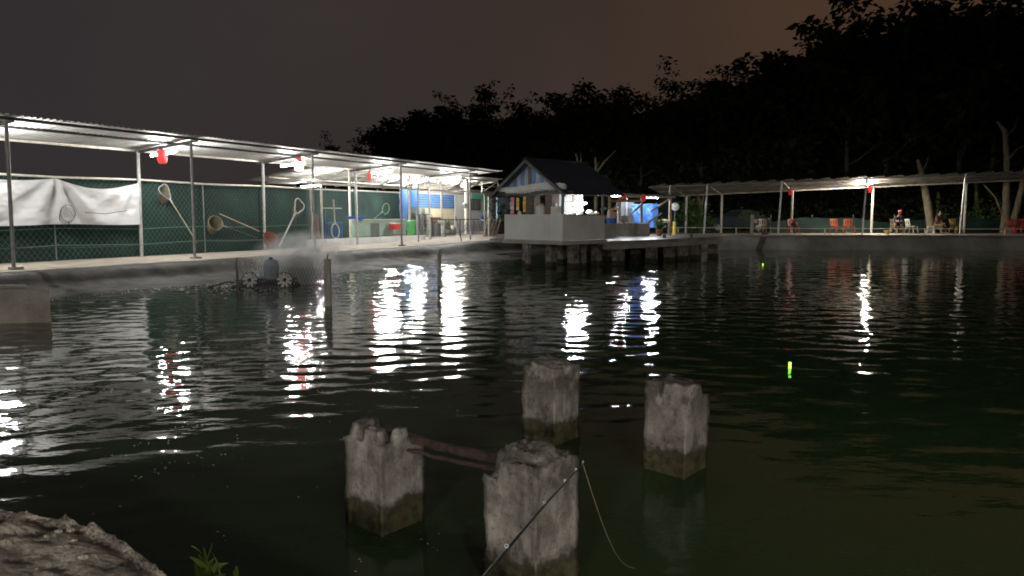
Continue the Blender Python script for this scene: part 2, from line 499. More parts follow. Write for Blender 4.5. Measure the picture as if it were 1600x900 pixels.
# ================================================================== banks and ground
ZL, ZR = 0.48, 0.81
def bank():
    lip = []          # (x, y, z, width of the slope, inward normal)
    pts = []
    dw = [(-20, 2.4), (-0.4, 2.7), (7, 3.75), (11, 3.75), (14, 4.3), (16.5, 5.4), (19, 5.6)]
    for i in range(0, 176):
        s = -20 + i * 0.22
        w = np.interp(s, [a for a, b_ in dw], [b_ for a, b_ in dw]) - 0.7
        p = W(s, 0.7)
        z = ZL
        if s > 15: z = ZL + (s - 15) / 4 * 0.06
        pts.append((p.x, p.y, z, w, NV.x, NV.y))
    tail = [(-2.2, 35.6, 0.58, 4.6), (-0.4, 37.3, 0.64, 3.6), (2.0, 38.9, 0.72, 2.6), (4.6, 39.9, 0.80, 1.4), (6.2, 40.15, 0.81, 0.6)]
    for (x, y, z, w) in tail:
        a = math.atan2(-0.85, 0.5)
        pts.append((x, y, z, w, 0.45, -0.89))
    rows = 34
    V, F = [], []
    for i, (x, y, z, w, nx, ny) in enumerate(pts):
        for j in range(rows + 1):
            t = j / rows * 1.35
            d = t * w
            # rounded shoulder, then a long even slope
            zz = z * np.interp(t, [0, .10, .20, .26, .36, .43, .7, 1.0, 1.35], [1.0, .99, .95, .86, .42, .27, .13, 0.0, -.9])
            f = min(1, t * 3) * (1 if t < 1.05 else 0.4)
            wob = w * .06 * fbm((x, y, 3), .5) * min(1, t * 5)
            px, py = x + nx * (d + wob), y + ny * (d + wob)
            zz += f * (0.055 * fbm((px, py, 0), 0.9) + 0.04 * fbm((px * 2.2 + 5, py * 1.0, 3), 1.6)
                       - 0.03 * abs(nz((px * 1.3 + py * 0.9, py * 0.4, 7), 2.2)))
            V.append((px, py, zz))
    n = rows + 1
    for i in range(len(pts) - 1):
        for j in range(rows):
            F.append((i * n + j, (i + 1) * n + j, (i + 1) * n + j + 1, i * n + j + 1))
    o = mesh_object('pond_bank', V, F, M_liner, None, True); struct(o)
    # concrete path behind the shoulder
    V, F = [], []
    for i, (x, y, z, w, nx, ny) in enumerate(pts):
        k = 0.06 * nz((x, y, 0), 0.8)
        for d, dz in ((k, -0.06), (k, 0.008), (-0.25, 0.012), (-3.0, 0.004), (-7.5, 0.004)):
            V.append((x + nx * d, y + ny * d, z + dz))
    for i in range(len(pts) - 1):
        for j in range(4):
            F.append((i * 5 + j, i * 5 + j + 1, (i + 1) * 5 + j + 1, (i + 1) * 5 + j))
    struct(mesh_object('path', V, F, M_path))
bank()

def ground():
    loop = [(-21.5, -1.0, .40), (-20.9, 0.6, .42), (-14.2, 13.3, .42), (-8.0, 25.2, .42), (-3.9, 33.1, .44), (-1.6, 36.6, .58), (2.0, 39.4, .70), (6.2, 40.35, .79),
            (22, 39.6, .79), (42, 38.5, .79), (45, 20, .6), (44, 1, .42), (22, -1.2, .38), (5, -1.6, .36), (0, -1.4, .36), (-8, -1.2, .36)]
    c = Vector((8, 18))
    V, F = [], []
    offs = [(0, 0), (6, 0), (20, 0.15), (60, 0.5), (500, 1.0)]
    for (x, y, z) in loop:
        d = (Vector((x, y)) - c).normalized()
        for o_, dz in offs:
            V.append((x + d.x * o_, y + d.y * o_, z - 0.01 + dz))
    k = len(offs); n = len(loop)
    for i in range(n):
        j = (i + 1) % n
        for r_ in range(k - 1):
            F.append((i * k + r_, j * k + r_, j * k + r_ + 1, i * k + r_ + 1))
    struct(mesh_object('ground', V, F, M_soil))
    # pond bed
    struct(mesh_object('pond_bed', [(-30, -4, -1.5), (50, -4, -1.5), (50, 44, -1.5), (-30, 44, -1.5)], [(0, 1, 2, 3)], M_soil))
ground()

def far_wall():
    """vertical concrete edge of the far bank with a pale coping"""
    a, b_ = Vector((5.6, 40.15)), Vector((42.5, 38.35))
    n = 150
    V, F = [], []
    prof = [(0.0, -1.2), (0.0, -0.02), (0.02, 0.0), (0.05, 0.25), (0.03, 0.5), (0.06, 0.74), (0.30, 0.742)]
    for i in range(n + 1):
        p = a.lerp(b_, i / n)
        for (d, z) in prof:
            k = 0.10 * fbm((p.x, z * 2, 1), 0.5) + 0.03 * fbm((p.x, z, 4), 3)
            belly = 0.0 if p.x < 12.5 else min(1, (p.x - 12.5) / 3) * (0.45 * (1 - z / 0.74) if z < 0.73 else 0)
            V.append((p.x, p.y + d + (k if z < 0.74 else 0) - belly, z))
    m = len(prof)
    for i in range(n):
        for j in range(m - 1):
            F.append((i * m + j, (i + 1) * m + j, (i + 1) * m + j + 1, i * m + j + 1))
    struct(mesh_object('retaining_wall', V, F, M_wallc, None, True))
    mb = MB()
    V, F = [], []
    prof = [(0.02, 0.735), (-0.02, 0.745), (-0.02, 0.80), (0.0, 0.812), (3.6, 0.815), (3.6, 0.5)]
    for i in range(n + 1):
        p = a.lerp(b_, i / n)
        w = 0.03 * nz((p.x, 0, 0), 1.1)
        for (d, z) in prof:
            V.append((p.x, p.y + d + (w if d < 1 else 0), z + 0.012 * nz((p.x, 5, d), 0.9)))
    m = len(prof)
    for i in range(n):
        for j in range(m - 1):
            F.append((i * m + j, (i + 1) * m + j, (i + 1) * m + j + 1, i * m + j + 1))
    struct(mesh_object('pavement', V, F, M_coping))
far_wall()

def near_bank():
    """rough earth and cement edge at the photographer's feet"""
    m = mat('rough_cemented_soil', (0.46, 0.405, 0.345), (0.20, 0.172, 0.146), 0.95, 6, detail=10, bump=1.0, bscale=30, contrast=(0.38, 0.62))
    ex = [-22, -9, -3.5, -2.45, -1.97, -1.72, -1.5, -1.23, -0.9, -0.5, 0, 1, 3, 8, 22, 46]
    ey = [2.9, 3.25, 3.36, 3.16, 3.06, 2.91, 2.78, 2.52, 2.25, 1.9, 1.55, 1.3, 1.1, 0.8, 0.4, 0.2]
    xs = np.concatenate([np.arange(-22, -4, 0.4), np.arange(-4, 1.2, 0.026), np.arange(1.2, 46, 0.5)])
    ts = np.concatenate([np.linspace(-6, -1.6, 10), np.arange(-1.5, 0.62, 0.026)])
    V, F = [], []
    for x in xs:
        e_ = np.interp(x, ex, ey) + 0.08 * fbm((x, 0, 2), 1.7) + 0.014 * fbm((x, 3, 2), 7)
        for t in ts:
            y = e_ + t
            near = -4.2 < x < 1.4
            k = 0.0
            if near and t > -1.6:
                k = 0.018 * fbm((x, y, 0), 2.2) + 0.026 * fbm((x, y, 9), 8) - 0.014 * abs(mnoise.noise(Vector((x, y * 1.6, 4)) * 14)) + 0.009 * mnoise.noise(Vector((x, y, 4)) * 26) + 0.009 * mnoise.noise(Vector((x, y, 1)) * 52)
            z = 0.55 + k
            if t > 0:
                z -= 1.25 * (t / 0.6) ** 1.25 * (1 + 0.3 * fbm((x, t, 1), 5))
            elif t > -0.25:
                z -= 0.05 * ((t + 0.25) / 0.25) ** 2
            V.append((x, y, z))
    n = len(ts)
    for i in range(len(xs) - 1):
        for j in range(n - 1):
            F.append((i * n + j, (i + 1) * n + j, (i + 1) * n + j + 1, i * n + j + 1))
    struct(mesh_object('near_bank', V, F, m, None, True))
near_bank()
def pebbles():
    r = random.Random(8); mb = MB()
    bank_o = bpy.data.objects['near_bank']
    vs = [bank_o.location + v.co for v in bank_o.data.vertices]
    cand = [v for v in vs if -3.2 < v.x < -.9 and v.y > 1.9 and v.z > .42]
    for i in range(170):
        p = r.choice(cand); s = r.choice((.006, .008, .010, .013, .018))
        o = len(mb.v)
        mb.ball(p + Vector((0, 0, s * .3)), (s * r.uniform(.8, 1.5), s * r.uniform(.7, 1.2), s * r.uniform(.5, .8)), 6, 4)
    ob = mb.build('pebbles', mat('pebble_stone', (.40, .36, .31), (.16, .14, .12), .9, 40)); ob['kind'] = 'stuff'
    tag(ob, 'small stones and grit scattered on the near bank', 'pebbles')
pebbles()

# ================================================================== broken piles in the foreground
AX, BX = Vector((0.752, -0.658)), Vector((0.658, 0.752))
PS = 0.30
def pile(center, top_fn, ztop, label, seed, name='concrete_pile', bottom=-0.9):
    bm = bmesh.new()
    N, NZ = 22, 58
    h = PS / 2
    def put(a, b_, z):
        return bm.verts.new((a, b_, z))
    per = []
    for i in range(N): per.append((-h + PS * i / N, -h))
    for i in range(N): per.append((h, -h + PS * i / N))
    for i in range(N): per.append((h - PS * i / N, h))
    for i in range(N): per.append((-h, h - PS * i / N))
    rings = []
    for k in range(NZ + 1):
        z = bottom + (ztop - bottom) * k / NZ
        rings.append([put(a, b_, z) for a, b_ in per])
    for k in range(NZ):
        for i in range(len(per)):
            j = (i + 1) % len(per)
            bm.faces.new((rings[k][i], rings[k][j], rings[k + 1][j], rings[k + 1][i]))
    # top
    grid = {}
    for i in range(N + 1):
        for j in range(N + 1):
            a, b_ = -h + PS * i / N, -h + PS * j / N
            if i in (0, N) or j in (0, N): continue
            grid[i, j] = put(a, b_, ztop)
    lut = {}
    for q, (a, b_) in enumerate(per):
        lut[round((a + h) / PS * N), round((b_ + h) / PS * N)] = rings[NZ][q]
    lut.update(grid)
    for i in range(N):
        for j in range(N):
            bm.faces.new((lut[i, j], lut[i + 1, j], lut[i + 1, j + 1], lut[i, j + 1]))
    for v in bm.verts:
        a, b_, z = v.co
        t = max(0.0, (z - (ztop - 0.24)) / 0.24)
        ht = top_fn(a, b_) + 0.016 * fbm((a + seed, b_, 1), 16) + 0.008 * fbm((a + seed, b_, 5), 45)
        if t > 0:
            v.co.z = (ztop - 0.24) + (ht - (ztop - 0.24)) * t ** 0.8
        # worn arrises and rough faces
        e1 = max(0, abs(a) - h + 0.02) / 0.02; e2 = max(0, abs(b_) - h + 0.02) / 0.02
        chip = 0.010 * e1 * e2 * (1.3 + 1.6 * max(0, fbm((seed, a, z), 9)))
        k = 0.006 * fbm((a * 1.0 + seed, b_, v.co.z), 8) + 0.0025 * fbm((a + seed, b_, v.co.z + 3), 30)
        if t > 0.2: k += 0.012 * t * fbm((a + seed, b_, v.co.z), 14)
        if abs(a) > h - 1e-4: v.co.x += math.copysign(k - chip, a)
        if abs(b_) > h - 1e-4: v.co.y += math.copysign(k - chip, b_)
    V = []
    for v in bm.verts:
        p = AX * v.co.x + BX * v.co.y
        V.append((center[0] + p.x, center[1] + p.y, v.co.z))
    bm.verts.index_update()
    F = [tuple(v.index for v in f.verts) for f in bm.faces]
    bm.free()
    o = mesh_object(name, V, F, M_pile, None, True)
    return tag(o, label, 'pile', 'broken concrete piles in the pond')
def lump(a, b_, ca, cb, ra, rb, h, k=6):
    q = ((a - ca) / ra) ** 2 + ((b_ - cb) / rb) ** 2
    return h / (1 + math.exp(min(60, k * (q - 1) * 1.6)))
def front_corner(px, py, z=0.0):
    """centre of a pile whose nearest arris meets the water at that place"""
    p = G(px, py, z)
    c = Vector((p.x, p.y)) - AX * (PS / 2) + BX * (PS / 2)
    return c
C1, C2, C3 = front_corner(597, 838), front_corner(866, 697), front_corner(1069, 748)
C4 = C1 + C3 - C2
C4 = Vector((C4.x - 0.01, C4.y + 0.0))
def top1(a, b_):
    n_ = .02 * nz((a * 3, b_ * 3, 7), 9)
    return 0.515 + lump(a + n_, b_ - n_, -.115, -.05, .048, .095, .09, 9) + lump(a - n_, b_ + n_, .045, -.10, .068, .06, .07, 14) + lump(a + n_, b_, .128, .01, .022, .055, .075, 14)
def top2(a, b_):
    z = 0.625 - 0.02 * (a / .15)
    z -= lump(a, b_, -.15, -.15, .05, .05, .03) + lump(a, b_, .15, .02, .03, .05, .09, 8)
    return z
def top3(a, b_):
    z = 0.630 - 0.015 * (b_ / .15)
    z -= lump(a, b_, .13, .13, .075, .06, .075, 9)
    z -= lump(a, b_, -.045, -.15, .020, .05, .10, 9)
    return z
def top4(a, b_):
    z = 0.635 + lump(a, b_, -.03, .02, .13, .11, .038, 2) + 0.026 * abs(fbm((a, b_, 2), 24)) + lump(a, b_, .03, .06, .07, .04, .02, 8)
    z -= lump(a, b_, -.14, -.15, .06, .06, .10, 8)
    return z
pile(C1, top1, 0.52, 'broken concrete pile with three jagged knobs, joined to rusty bars at their far end', 1.3)
pile(C2, top2, 0.62, 'pale square concrete pile standing farthest out of the four foreground piles', 4.1)
pile(C3, top3, 0.62, 'square concrete pile with a notched top corner, standing alone on the dark water', 7.7)
pile(C4, top4, 0.64, 'thick concrete pile with crumbled rubble top, crossed by the fishing rod', 10.9)

def rusty_bar(p, q, w, label):
    mb = MB()
    p, q = Vector(p), Vector(q); n = 26
    pts = []
    for i in range(n + 1):
        t = i / n
        c = p.lerp(q, t) + Vector((0.004 * nz((t * 9, w, 0)), 0.004 * nz((t * 7, w, 5)), 0.006 * nz((t * 8, w, 9)) - 0.008 * math.sin(t * math.pi)))
        pts.append(c)
    mb.tube(pts, [w * (1 + 0.25 * nz((i * .9, w * 50, 1))) for i in range(n + 1)], 7)
    return tag(mb.build('rusty_bar', M_rust), label, 'iron bar', 'rusty bars between two piles')
def on_face(c, a, b_, z):
    p = c + AX * a + BX * b_
    return Vector((p.x, p.y, z))
rusty_bar(on_face(C1, .10, .09, .505), on_face(C4, -.13, .02, .575), 0.025, 'upper thick rusty iron bar running between two broken concrete piles')
rusty_bar(on_face(C1, .12, .05, .452), on_face(C4, -.13, .0, .528), 0.012, 'lower thin rusty iron bar sagging below the thick one')

# ================================================================== roof sheets
def corrugated(width, length, pitch=0.15, depth=0.028, thick=0.004):
    """sheet in the x (across ribs) / y (along ribs) plane, centred"""
    mb = MB(); n = max(2, int(round(width / pitch)))
    xs = []
    for i in range(n):
        x0 = -width / 2 + i * width / n; p = width / n
        xs += [(x0, 0), (x0 + p * .30, 0), (x0 + p * .42, depth), (x0 + p * .80, depth), (x0 + p * .92, 0)]
    xs.append((width / 2, 0))
    vs = []
    for side in (0, thick):
        for (x, z) in xs:
            for y in (-length / 2, length / 2):
                vs.append((x, y, z + side))
    k = len(xs); fs = []
    for i in range(k - 1):
        fs.append((2 * i, 2 * i + 1, 2 * i + 3, 2 * i + 2))
        o = 2 * k
        fs.append((o + 2 * i, o + 2 * i + 2, o + 2 * i + 3, o + 2 * i + 1))
        fs.append((2 * i, 2 * i + 2, o + 2 * i + 2, o + 2 * i))
        fs.append((2 * i + 1, o + 2 * i + 1, o + 2 * i + 3, 2 * i + 3))
    return mb.add(vs, fs)

def sheet_roof(root, a0, a1, b0, b1, width, material, skip=(), jitter=0.006):
    """a0-a1: eave line, b0-b1: opposite line; sheets laid side by side as parts roof_sheet"""
    a0, a1, b0, b1 = map(Vector, (a0, a1, b0, b1))
    n = max(1, int(round((a1 - a0).length / width)))
    src = None
    for i in range(n):
        p0, p1 = a0.lerp(a1, (i + .5) / n), b0.lerp(b1, (i + .5) / n)
        yv = (p1 - p0); L = yv.length; yv.normalize()
        xv = (a1 - a0).normalized(); zv = xv.cross(yv).normalized()
        if zv.z < 0: zv = -zv
        xv = yv.cross(zv)
        c = (p0 + p1) / 2 + zv * (random.uniform(-jitter, jitter) + (0.005 if i % 2 else 0))
        Mx = Matrix((xv, yv, zv)).transposed().to_4x4(); Mx.translation = c - root_loc(root)
        if src is None:
            w = (a1 - a0).length / n
            src = corrugated(w + 0.03, L).build('roof_sheet', material, root, local=True)
            o = src
        else:
            o = share(src, root)
        o.matrix_local = Mx

# ================================================================== walkway canopy on the near-side bank
ZF, ZB = 4.12, 3.92           # roof height over the front and the rear posts
POSTS = [-10.9, -5.4, 0.0, 5.3, 10.6, 16.1, 22.0]
def walkway():
    root = thing('walkway_canopy', W(6, -1.2, ZL), 'long metal canopy over the walkway, lit white underneath by tubes', 'canopy')
    for s in POSTS:
        j = random.uniform(-.06, .06)
        MB().tube([W(s + j, 0.02 + random.uniform(-.05, .05), ZL), W(s, 0, ZF - .05)], 0.045, 8).build('post', M_steelgr, root)
        MB().box(W(s, 0.02, ZL + .03), (.26, .22, .09), S_ANG).build('footing', M_wallc, root)
        MB().tube([W(s + random.uniform(-.05, .05), -2.5, ZL), W(s, -2.5, ZB - .02)], 0.055, 8).build('post', M_galv, root)
        MB().bar(W(s, 0.3, ZF - .015), W(s, -2.8, ZB - .075), 0.06, 0.09).build('rafter', M_steeldk, root)
    for d, z, m_ in ((0.25, ZF + .005, M_steeldk), (-.95, ZF - .06, M_steeldk), (-2.62, ZB - .03, M_steelpaint)):
        MB().bar(W(-12.5, d, z + .02), W(24.4, d, z + .02), 0.05, 0.07).build('purlin', m_, root)
    sheet_roof(root, W(-12.8, .36, ZF + .095), W(24.9, .36, ZF + .095), W(-12.8, -2.95, ZB + .01), W(24.9, -2.95, ZB + .01), 0.95, M_sheet)
walkway()

def tube_lamp(a, b_, label, material=None, r=0.019, group='fluorescent tubes', cord=None):
    a, b_ = Vector(a), Vector(b_)
    root = thing('tube_lamp', (a + b_) / 2, label, 'lamp', group)
    up = Vector((0, 0, 1))
    MB().bar(a + up * .055, b_ + up * .055, .055, .04).build('batten', M_white, root)
    d = (b_ - a).normalized()
    for p, k in ((a, 1), (b_, -1)):
        MB().bar(p - d * .012 * k + up * .036, p + d * .02 * k + up * .036, .03, .075).build('end_cap', M_white, root)
    MB().tube([a + d * .025, b_ - d * .025], r, 8).build('tube', material or M_tube, root, smooth=True)
    if cord is not None:
        MB().tube([(a + b_) / 2 + up * .07, (a + b_) / 2 + up * cord], .006, 5).build('cord', M_black, root)
    return root

def lantern(c, h, w, label, cord=0.15):
    """ribbed cloth lantern hanging from a cord"""
    c = Vector(c); root = thing('red_lantern', c - Vector((0, 0, h / 2)), label, 'lantern', 'red lanterns under the roofs')
    prof = []
    for i in range(15):
        t = i / 14
        rr = (0.55 + 0.45 * math.sin(math.pi * (0.12 + 0.76 * t)) ** 0.7) * w / 2
        if i % 2: rr *= 0.95
        prof.append((rr * (0.82 if i in (0, 14) else 1), -h / 2 + h * t))
    MB().lathe(c, prof, 14).build('shade', M_red, root, smooth=False)
    MB().lathe(c + Vector((0, 0, h / 2)), [(w * .26, -.005), (w * .26, .03)], 10).build('top_ring', M_steeldk, root)
    MB().tube([c + Vector((0, 0, h / 2)), c + Vector((0, 0, h / 2 + cord))], .006, 5).build('cord', M_black, root)
    return root

# tubes hang across the walkway, a lantern beside each
TUBES = []
lab = ['lit fluorescent tube under the canopy at the picture edge above the banner', 'lit fluorescent tube under the canopy just right of the white banner',
       'lit fluorescent tube under the canopy above the bright white landing net', 'lit fluorescent tube under the canopy before the blue tarpaulin', 'added fluorescent tube under the last bay of the canopy, brightening the hut']
for k, px in enumerate((-30, 255, 457, 596, 704)):  # the last tube is an addition that brightens the hut front
    s = S_at(px, -1.15, 3.9)
    a, b_ = W(s, -1.75, 3.70), W(s, -.55, 3.80)
    tube_lamp(a, b_, lab[k])
labl = ['red lantern hanging beside the tube next to the white banner', 'red lantern hanging beside the tube above the bright landing net', 'narrow red lantern hanging before the rear canopy by the third tube']
for k, (px, py, h, w) in enumerate(((253.5, 245, .42, .31), (467, 257, .46, .36), (578, 275, .40, .22))):
    p = WP(px, py, -.9 if k < 2 else -1.6, 3.5)
    lantern(p, h, w, labl[k], cord=.22)

# ================================================================== fence with green shade net behind the walkway
def chain_link(mb, a, b_, z0, z1, cell=0.15, r=0.007, sag=0.0):
    """woven wire between two base points; z0 and z1 heights"""
    a, b_ = Vector(a).to_2d(), Vector(b_).to_2d()
    L = (b_ - a).length; H = z1 - z0; dirv = (b_ - a) / L
    nrm = Vector((-dirv.y, dirv.x))
    def P(u, h, off):
        p = a + dirv * u
        zz = z0 + h - (sag * math.sin(math.pi * u / L) * h / H if sag else 0) + 0.01 * nz((u, h, 3), 2)
        return Vector((p.x + nrm.x * off, p.y + nrm.y * off, zz))
    k = -H
    slope = 1.25
    while k < L:
        for sgn in (1, -1):
            u0, h0, u1, h1 = k, 0.0, k + H / slope, H
            if sgn < 0: h0, h1 = H, 0.0
            if u1 <= 0 or u0 >= L: continue
            if u0 < 0:
                t = -u0 / (u1 - u0); h0 = h0 + (h1 - h0) * t; u0 = 0
            if u1 > L:
                t = (L - u0) / (u1 - u0); h1 = h0 + (h1 - h0) * t; u1 = L
            off = r * sgn
            mb.tube([P(u0, h0, off), P((u0 + u1) / 2, (h0 + h1) / 2, off), P(u1, h1, off)], r, 3, caps=False)
        k += cell
    return mb

def shade_fence():
    root = thing('shade_net_fence', W(4, -2.62, ZL), 'tall fence of dark green shade net and chain link behind the walkway', 'fence')
    zt = 2.97
    s0, s1 = -13.0, S_at(481, -2.62, 2)
    def net(u, v):
        s = s0 + (s1 - s0) * u; z = ZL + .02 + (zt - .05 - ZL) * v
        return W(s, -2.72 + .05 * fbm((s, z, 0), .6) + .02 * fbm((s * 1, z * 3, 3), 1.5), z)
    MB().grid(net, 150, 14).build('net', M_greennet, root, smooth=True)
    chain_link(MB(), W(s0, -2.60), W(s1, -2.60), ZL + .03, zt - .03, cell=.17, r=.0045).build('chain_link', M_wire, root, kind='stuff')
    for (sa, sb) in [(POSTS[i], POSTS[i + 1]) for i in range(len(POSTS) - 2)]:
        MB().tube([W(sa, -2.58, zt + random.uniform(-.02, .02)), W((sa + sb) / 2, -2.58, zt - .03), W(sb, -2.58, zt + random.uniform(-.02, .02))], .033, 7).build('top_rail', M_steelpaint, root)
    MB().tube([W(16.1, -2.58, zt), W(S_at(626, -2.58, 3), -2.58, zt)], .033, 7).build('top_rail', M_steelpaint, root)
    for h in (1.42, .92):
        pts = [W(s0 + (s1 - s0) * i / 20, -2.57, h + .03 * math.sin(i * 1.7)) for i in range(21)]
        MB().tube(pts, .009, 5).build('rope', mat('green_rope', (.12, .30, .24), (.08, .2, .16), .7), root)
    for s in POSTS[:4]:
        MB().tube([W(s + 2.6, -2.66, ZL), W(s + 2.6, -2.66, zt - .05)], .022, 6).build('post', M_steelgr, root)
shade_fence()
def rear_net():
    d = -9.6
    s0, s1 = S_at(466, d, 2), S_at(628, d, 2)
    def net(u, v):
        s = s0 + (s1 - s0) * u; z = ZL + 2.9 * v
        return W(s, d + .10 * fbm((s, z, 0), .6) + .03 * fbm((s, z * 3, 3), 1.5), z)
    root = thing('rear_net_screen', W((s0 + s1) / 2, d, ZL), 'dark green net screen behind the yard and the rear canopy', 'screen')
    MB().grid(net, 60, 14).build('net', M_greennet, root, smooth=True)
    for i in range(5):
        s = s0 + (s1 - s0) * i / 4
        MB().tube([W(s, d - .15, ZL), W(s, d - .15, ZL + 3.0)], .035, 6).build('post', M_steelgr, root)
rear_net()

def front_cable():
    """thin wire strung low between the front posts"""
    pts = []
    for i in range(len(POSTS) - 1):
        for k in range(6):
            t = k / 6
            s = POSTS[i] + (POSTS[i + 1] - POSTS[i]) * t
            pts.append(W(s, .05, 1.02 - .05 * math.sin(math.pi * t)))
    tag(MB().tube(pts, .010, 5).build('guard_wire', M_steeldk), 'thin dark guard wire strung between the front posts of the walkway', 'wire')
front_cable()

def banner():
    a, b_ = WP(-60, 350, -2.5), WP(217, 350, -2.5)
    sa, sb = S_at(-70, -2.5, 2.2), S_at(216, -2.5, 2.2)
    smid = S_at(88, -2.5, 2.8)
    def f(u, v):
        s = sa + (sb - sa) * u
        Y = W(s, -2.5).y
        pk = [(sa, 2.93), ((sa + smid) / 2, 2.80), (smid, 2.89), ((smid + sb) / 2 + .2, 2.62), (sb, 2.86)]
        # sagging upper hem between three ties
        if s < smid:
            t = (s - sa) / (smid - sa); top = 2.90 - .10 * math.sin(math.pi * t)
        else:
            t = (s - smid) / (sb - smid); top = 2.89 - .03 * t - .27 * math.sin(math.pi * t) ** 1.0 * (1 - .25 * t)
        bot = 1.55 - .02 * math.sin(u * 9)
        z = bot + (top - bot) * v
        # folds radiating from the ties
        q = abs(s - smid) / 2.2; r_ = (top - z)
        fold = .05 * math.sin(10 * math.atan2(s - smid, r_ + .25)) * math.exp(-q * .7) * min(1, r_ * 3)
        fold += .035 * math.sin(12 * math.atan2(sb - s, r_ + .2)) * math.exp(-abs(sb - s) / 1.2) * min(1, r_ * 3)
        fold *= 1.5
        fold += .05 * fbm((s * .8, z * 1.2, 0), 1.2) + .016 * fbm((s, z * 2.2, 5), 3.2) - .03 * abs(nz((s * 1.1, z * 2.6 - s * .8, 9), 1.8))
        return W(s, -2.44 + fold, z)
    o = MB().grid(f, 110, 36).build('banner', M_banner, None, smooth=True)
    tag(o, 'large crumpled white cloth banner tied to the green fence', 'banner')
banner()

# ================================================================== landing nets and poles on the fence
M_meshnet = mat('net_mesh', (.22, .20, .15), (.13, .12, .085), .9, 30, translucent=.4)
M_meshred = mat('net_mesh_red', (.36, .15, .10), (.24, .10, .07), .9, 30, translucent=.4)
def landing_net(p_hoop, p_end, rw, rh, label, mesh=M_meshnet, handle=M_bamboo, bag=0.22, hoop_mat=M_galv, out=Vector((0.887, -0.462, 0)), r=.014, tri=False, fill=False):
    """hoop (ellipse rw x rh) at p_hoop, handle to p_end"""
    p_hoop, p_end = Vector(p_hoop), Vector(p_end)
    root = thing('landing_net', (p_end.x, p_end.y, min(p_end.z, p_hoop.z)), label, 'landing net', 'landing nets by the walkway')
    ax = (p_hoop - p_end).normalized(); out = out.normalized()
    side = ax.cross(out).normalized()
    hoop = []
    n = 22
    for i in range(n + 1):
        t = 2 * math.pi * i / n
        k = 1.0
        if tri: k = 1 + .18 * math.cos(3 * t)
        hoop.append(p_hoop + ax * (-rh * math.cos(t) * k) + side * (rw * math.sin(t) * k))
    MB().tube(hoop, r, 6).build('hoop', hoop_mat, root)
    MB().tube([p_hoop - ax * rh, p_end], [r * 1.15, r * 1.35], 7).build('handle', handle, root)
    mid = (p_hoop - ax * rh).lerp(p_end, .12)
    MB().tube([p_hoop - ax * (rh + .02), mid], r * 1.9, 7).build('socket', hoop_mat, root)
    # bag as woven strings
    mb = MB(); rings = 6; m = 18
    def B(i, k):
        t = 2 * math.pi * k / m; q = i / rings
        rr = math.cos(q * 1.25)
        kk = 1 + (.18 * math.cos(3 * t) if tri else 0)
        c = p_hoop + ax * (-rh * math.cos(t) * rr * kk) + side * (rw * math.sin(t) * rr * kk)
        return c - out * (bag * math.sin(q * 1.5) * .5) - Vector((0, 0, bag * q * .8))
    if fill:
        for i in range(rings):
            for k in range(m):
                mb.quad(B(i, k), B(i, k + 1), B(i + 1, k + 1), B(i + 1, k))
    for i in range(1, rings + 1):
        mb.tube([B(i, k) for k in range(m + 1)], .0045, 3, caps=False)
    for k in range(m):
        mb.tube([B(i, k) for i in range(rings + 1)], .0045, 3, caps=False)
    mb.build('bag', mesh, root, kind='stuff')
    return root
landing_net(WP(258, 299, -2.45), WP(308, 379, -2.30), .17, .26, 'landing net with triangular hoop leaning on the green fence right of the banner', tri=True, bag=.42, fill=True)
landing_net(WP(337, 348, -2.4), WP(402, 372, -2.2), .24, .30, 'round brown landing net hanging low on the green fence', handle=M_wooddk, fill=True, bag=.45, hoop_mat=M_bamboo, r=.010)
landing_net(WP(425, 370, -2.0), WP(343, 334, -2.35), .20, .34, 'landing net with long orange handle and reddish mesh', mesh=M_meshred, handle=mat('orange_handle', (.55, .22, .10), (.5, .42, .33), .6, 2), hoop_mat=M_rust, bag=.42, fill=True)
landing_net(WP(467, 322, -.6), WP(436, 386, -.5), .24, .27, 'bright white landing net with thick metal handle standing in front of the fence', handle=M_white, hoop_mat=M_white, bag=.5, r=.024, mesh=M_meshnet, tri=True)
landing_net(WP(106, 333, -2.3), WP(108, 352, -2.3), .22, .24, 'small dark landing net hung in front of the white banner', mesh=M_black, handle=M_black, hoop_mat=M_steeldk, bag=.40, r=.009)
landing_net(WP(603, 326, -4.2), WP(575, 350, -4.0), .26, .34, 'big green landing net propped above the pale green low wall', mesh=mat('net_mesh_green', (.10, .28, .12), (.07, .2, .08), .9), handle=M_bamboo, bag=.35)
tag(MB().tube([WP(133, 332, -2.25), WP(165, 334, -2.25), WP(198, 329, -2.25)], .012, 6).build('dark_pole', M_black), 'short dark pole fixed across the white banner', 'pole')
tag(MB().tube([WP(402, 388, -.9), WP(430, 371, -1.0), WP(440, 364, -1.1)], .016, 6).build('leaning_stick', M_wooddk), 'dark bent stick leaning in front of the reddish landing net', 'stick')

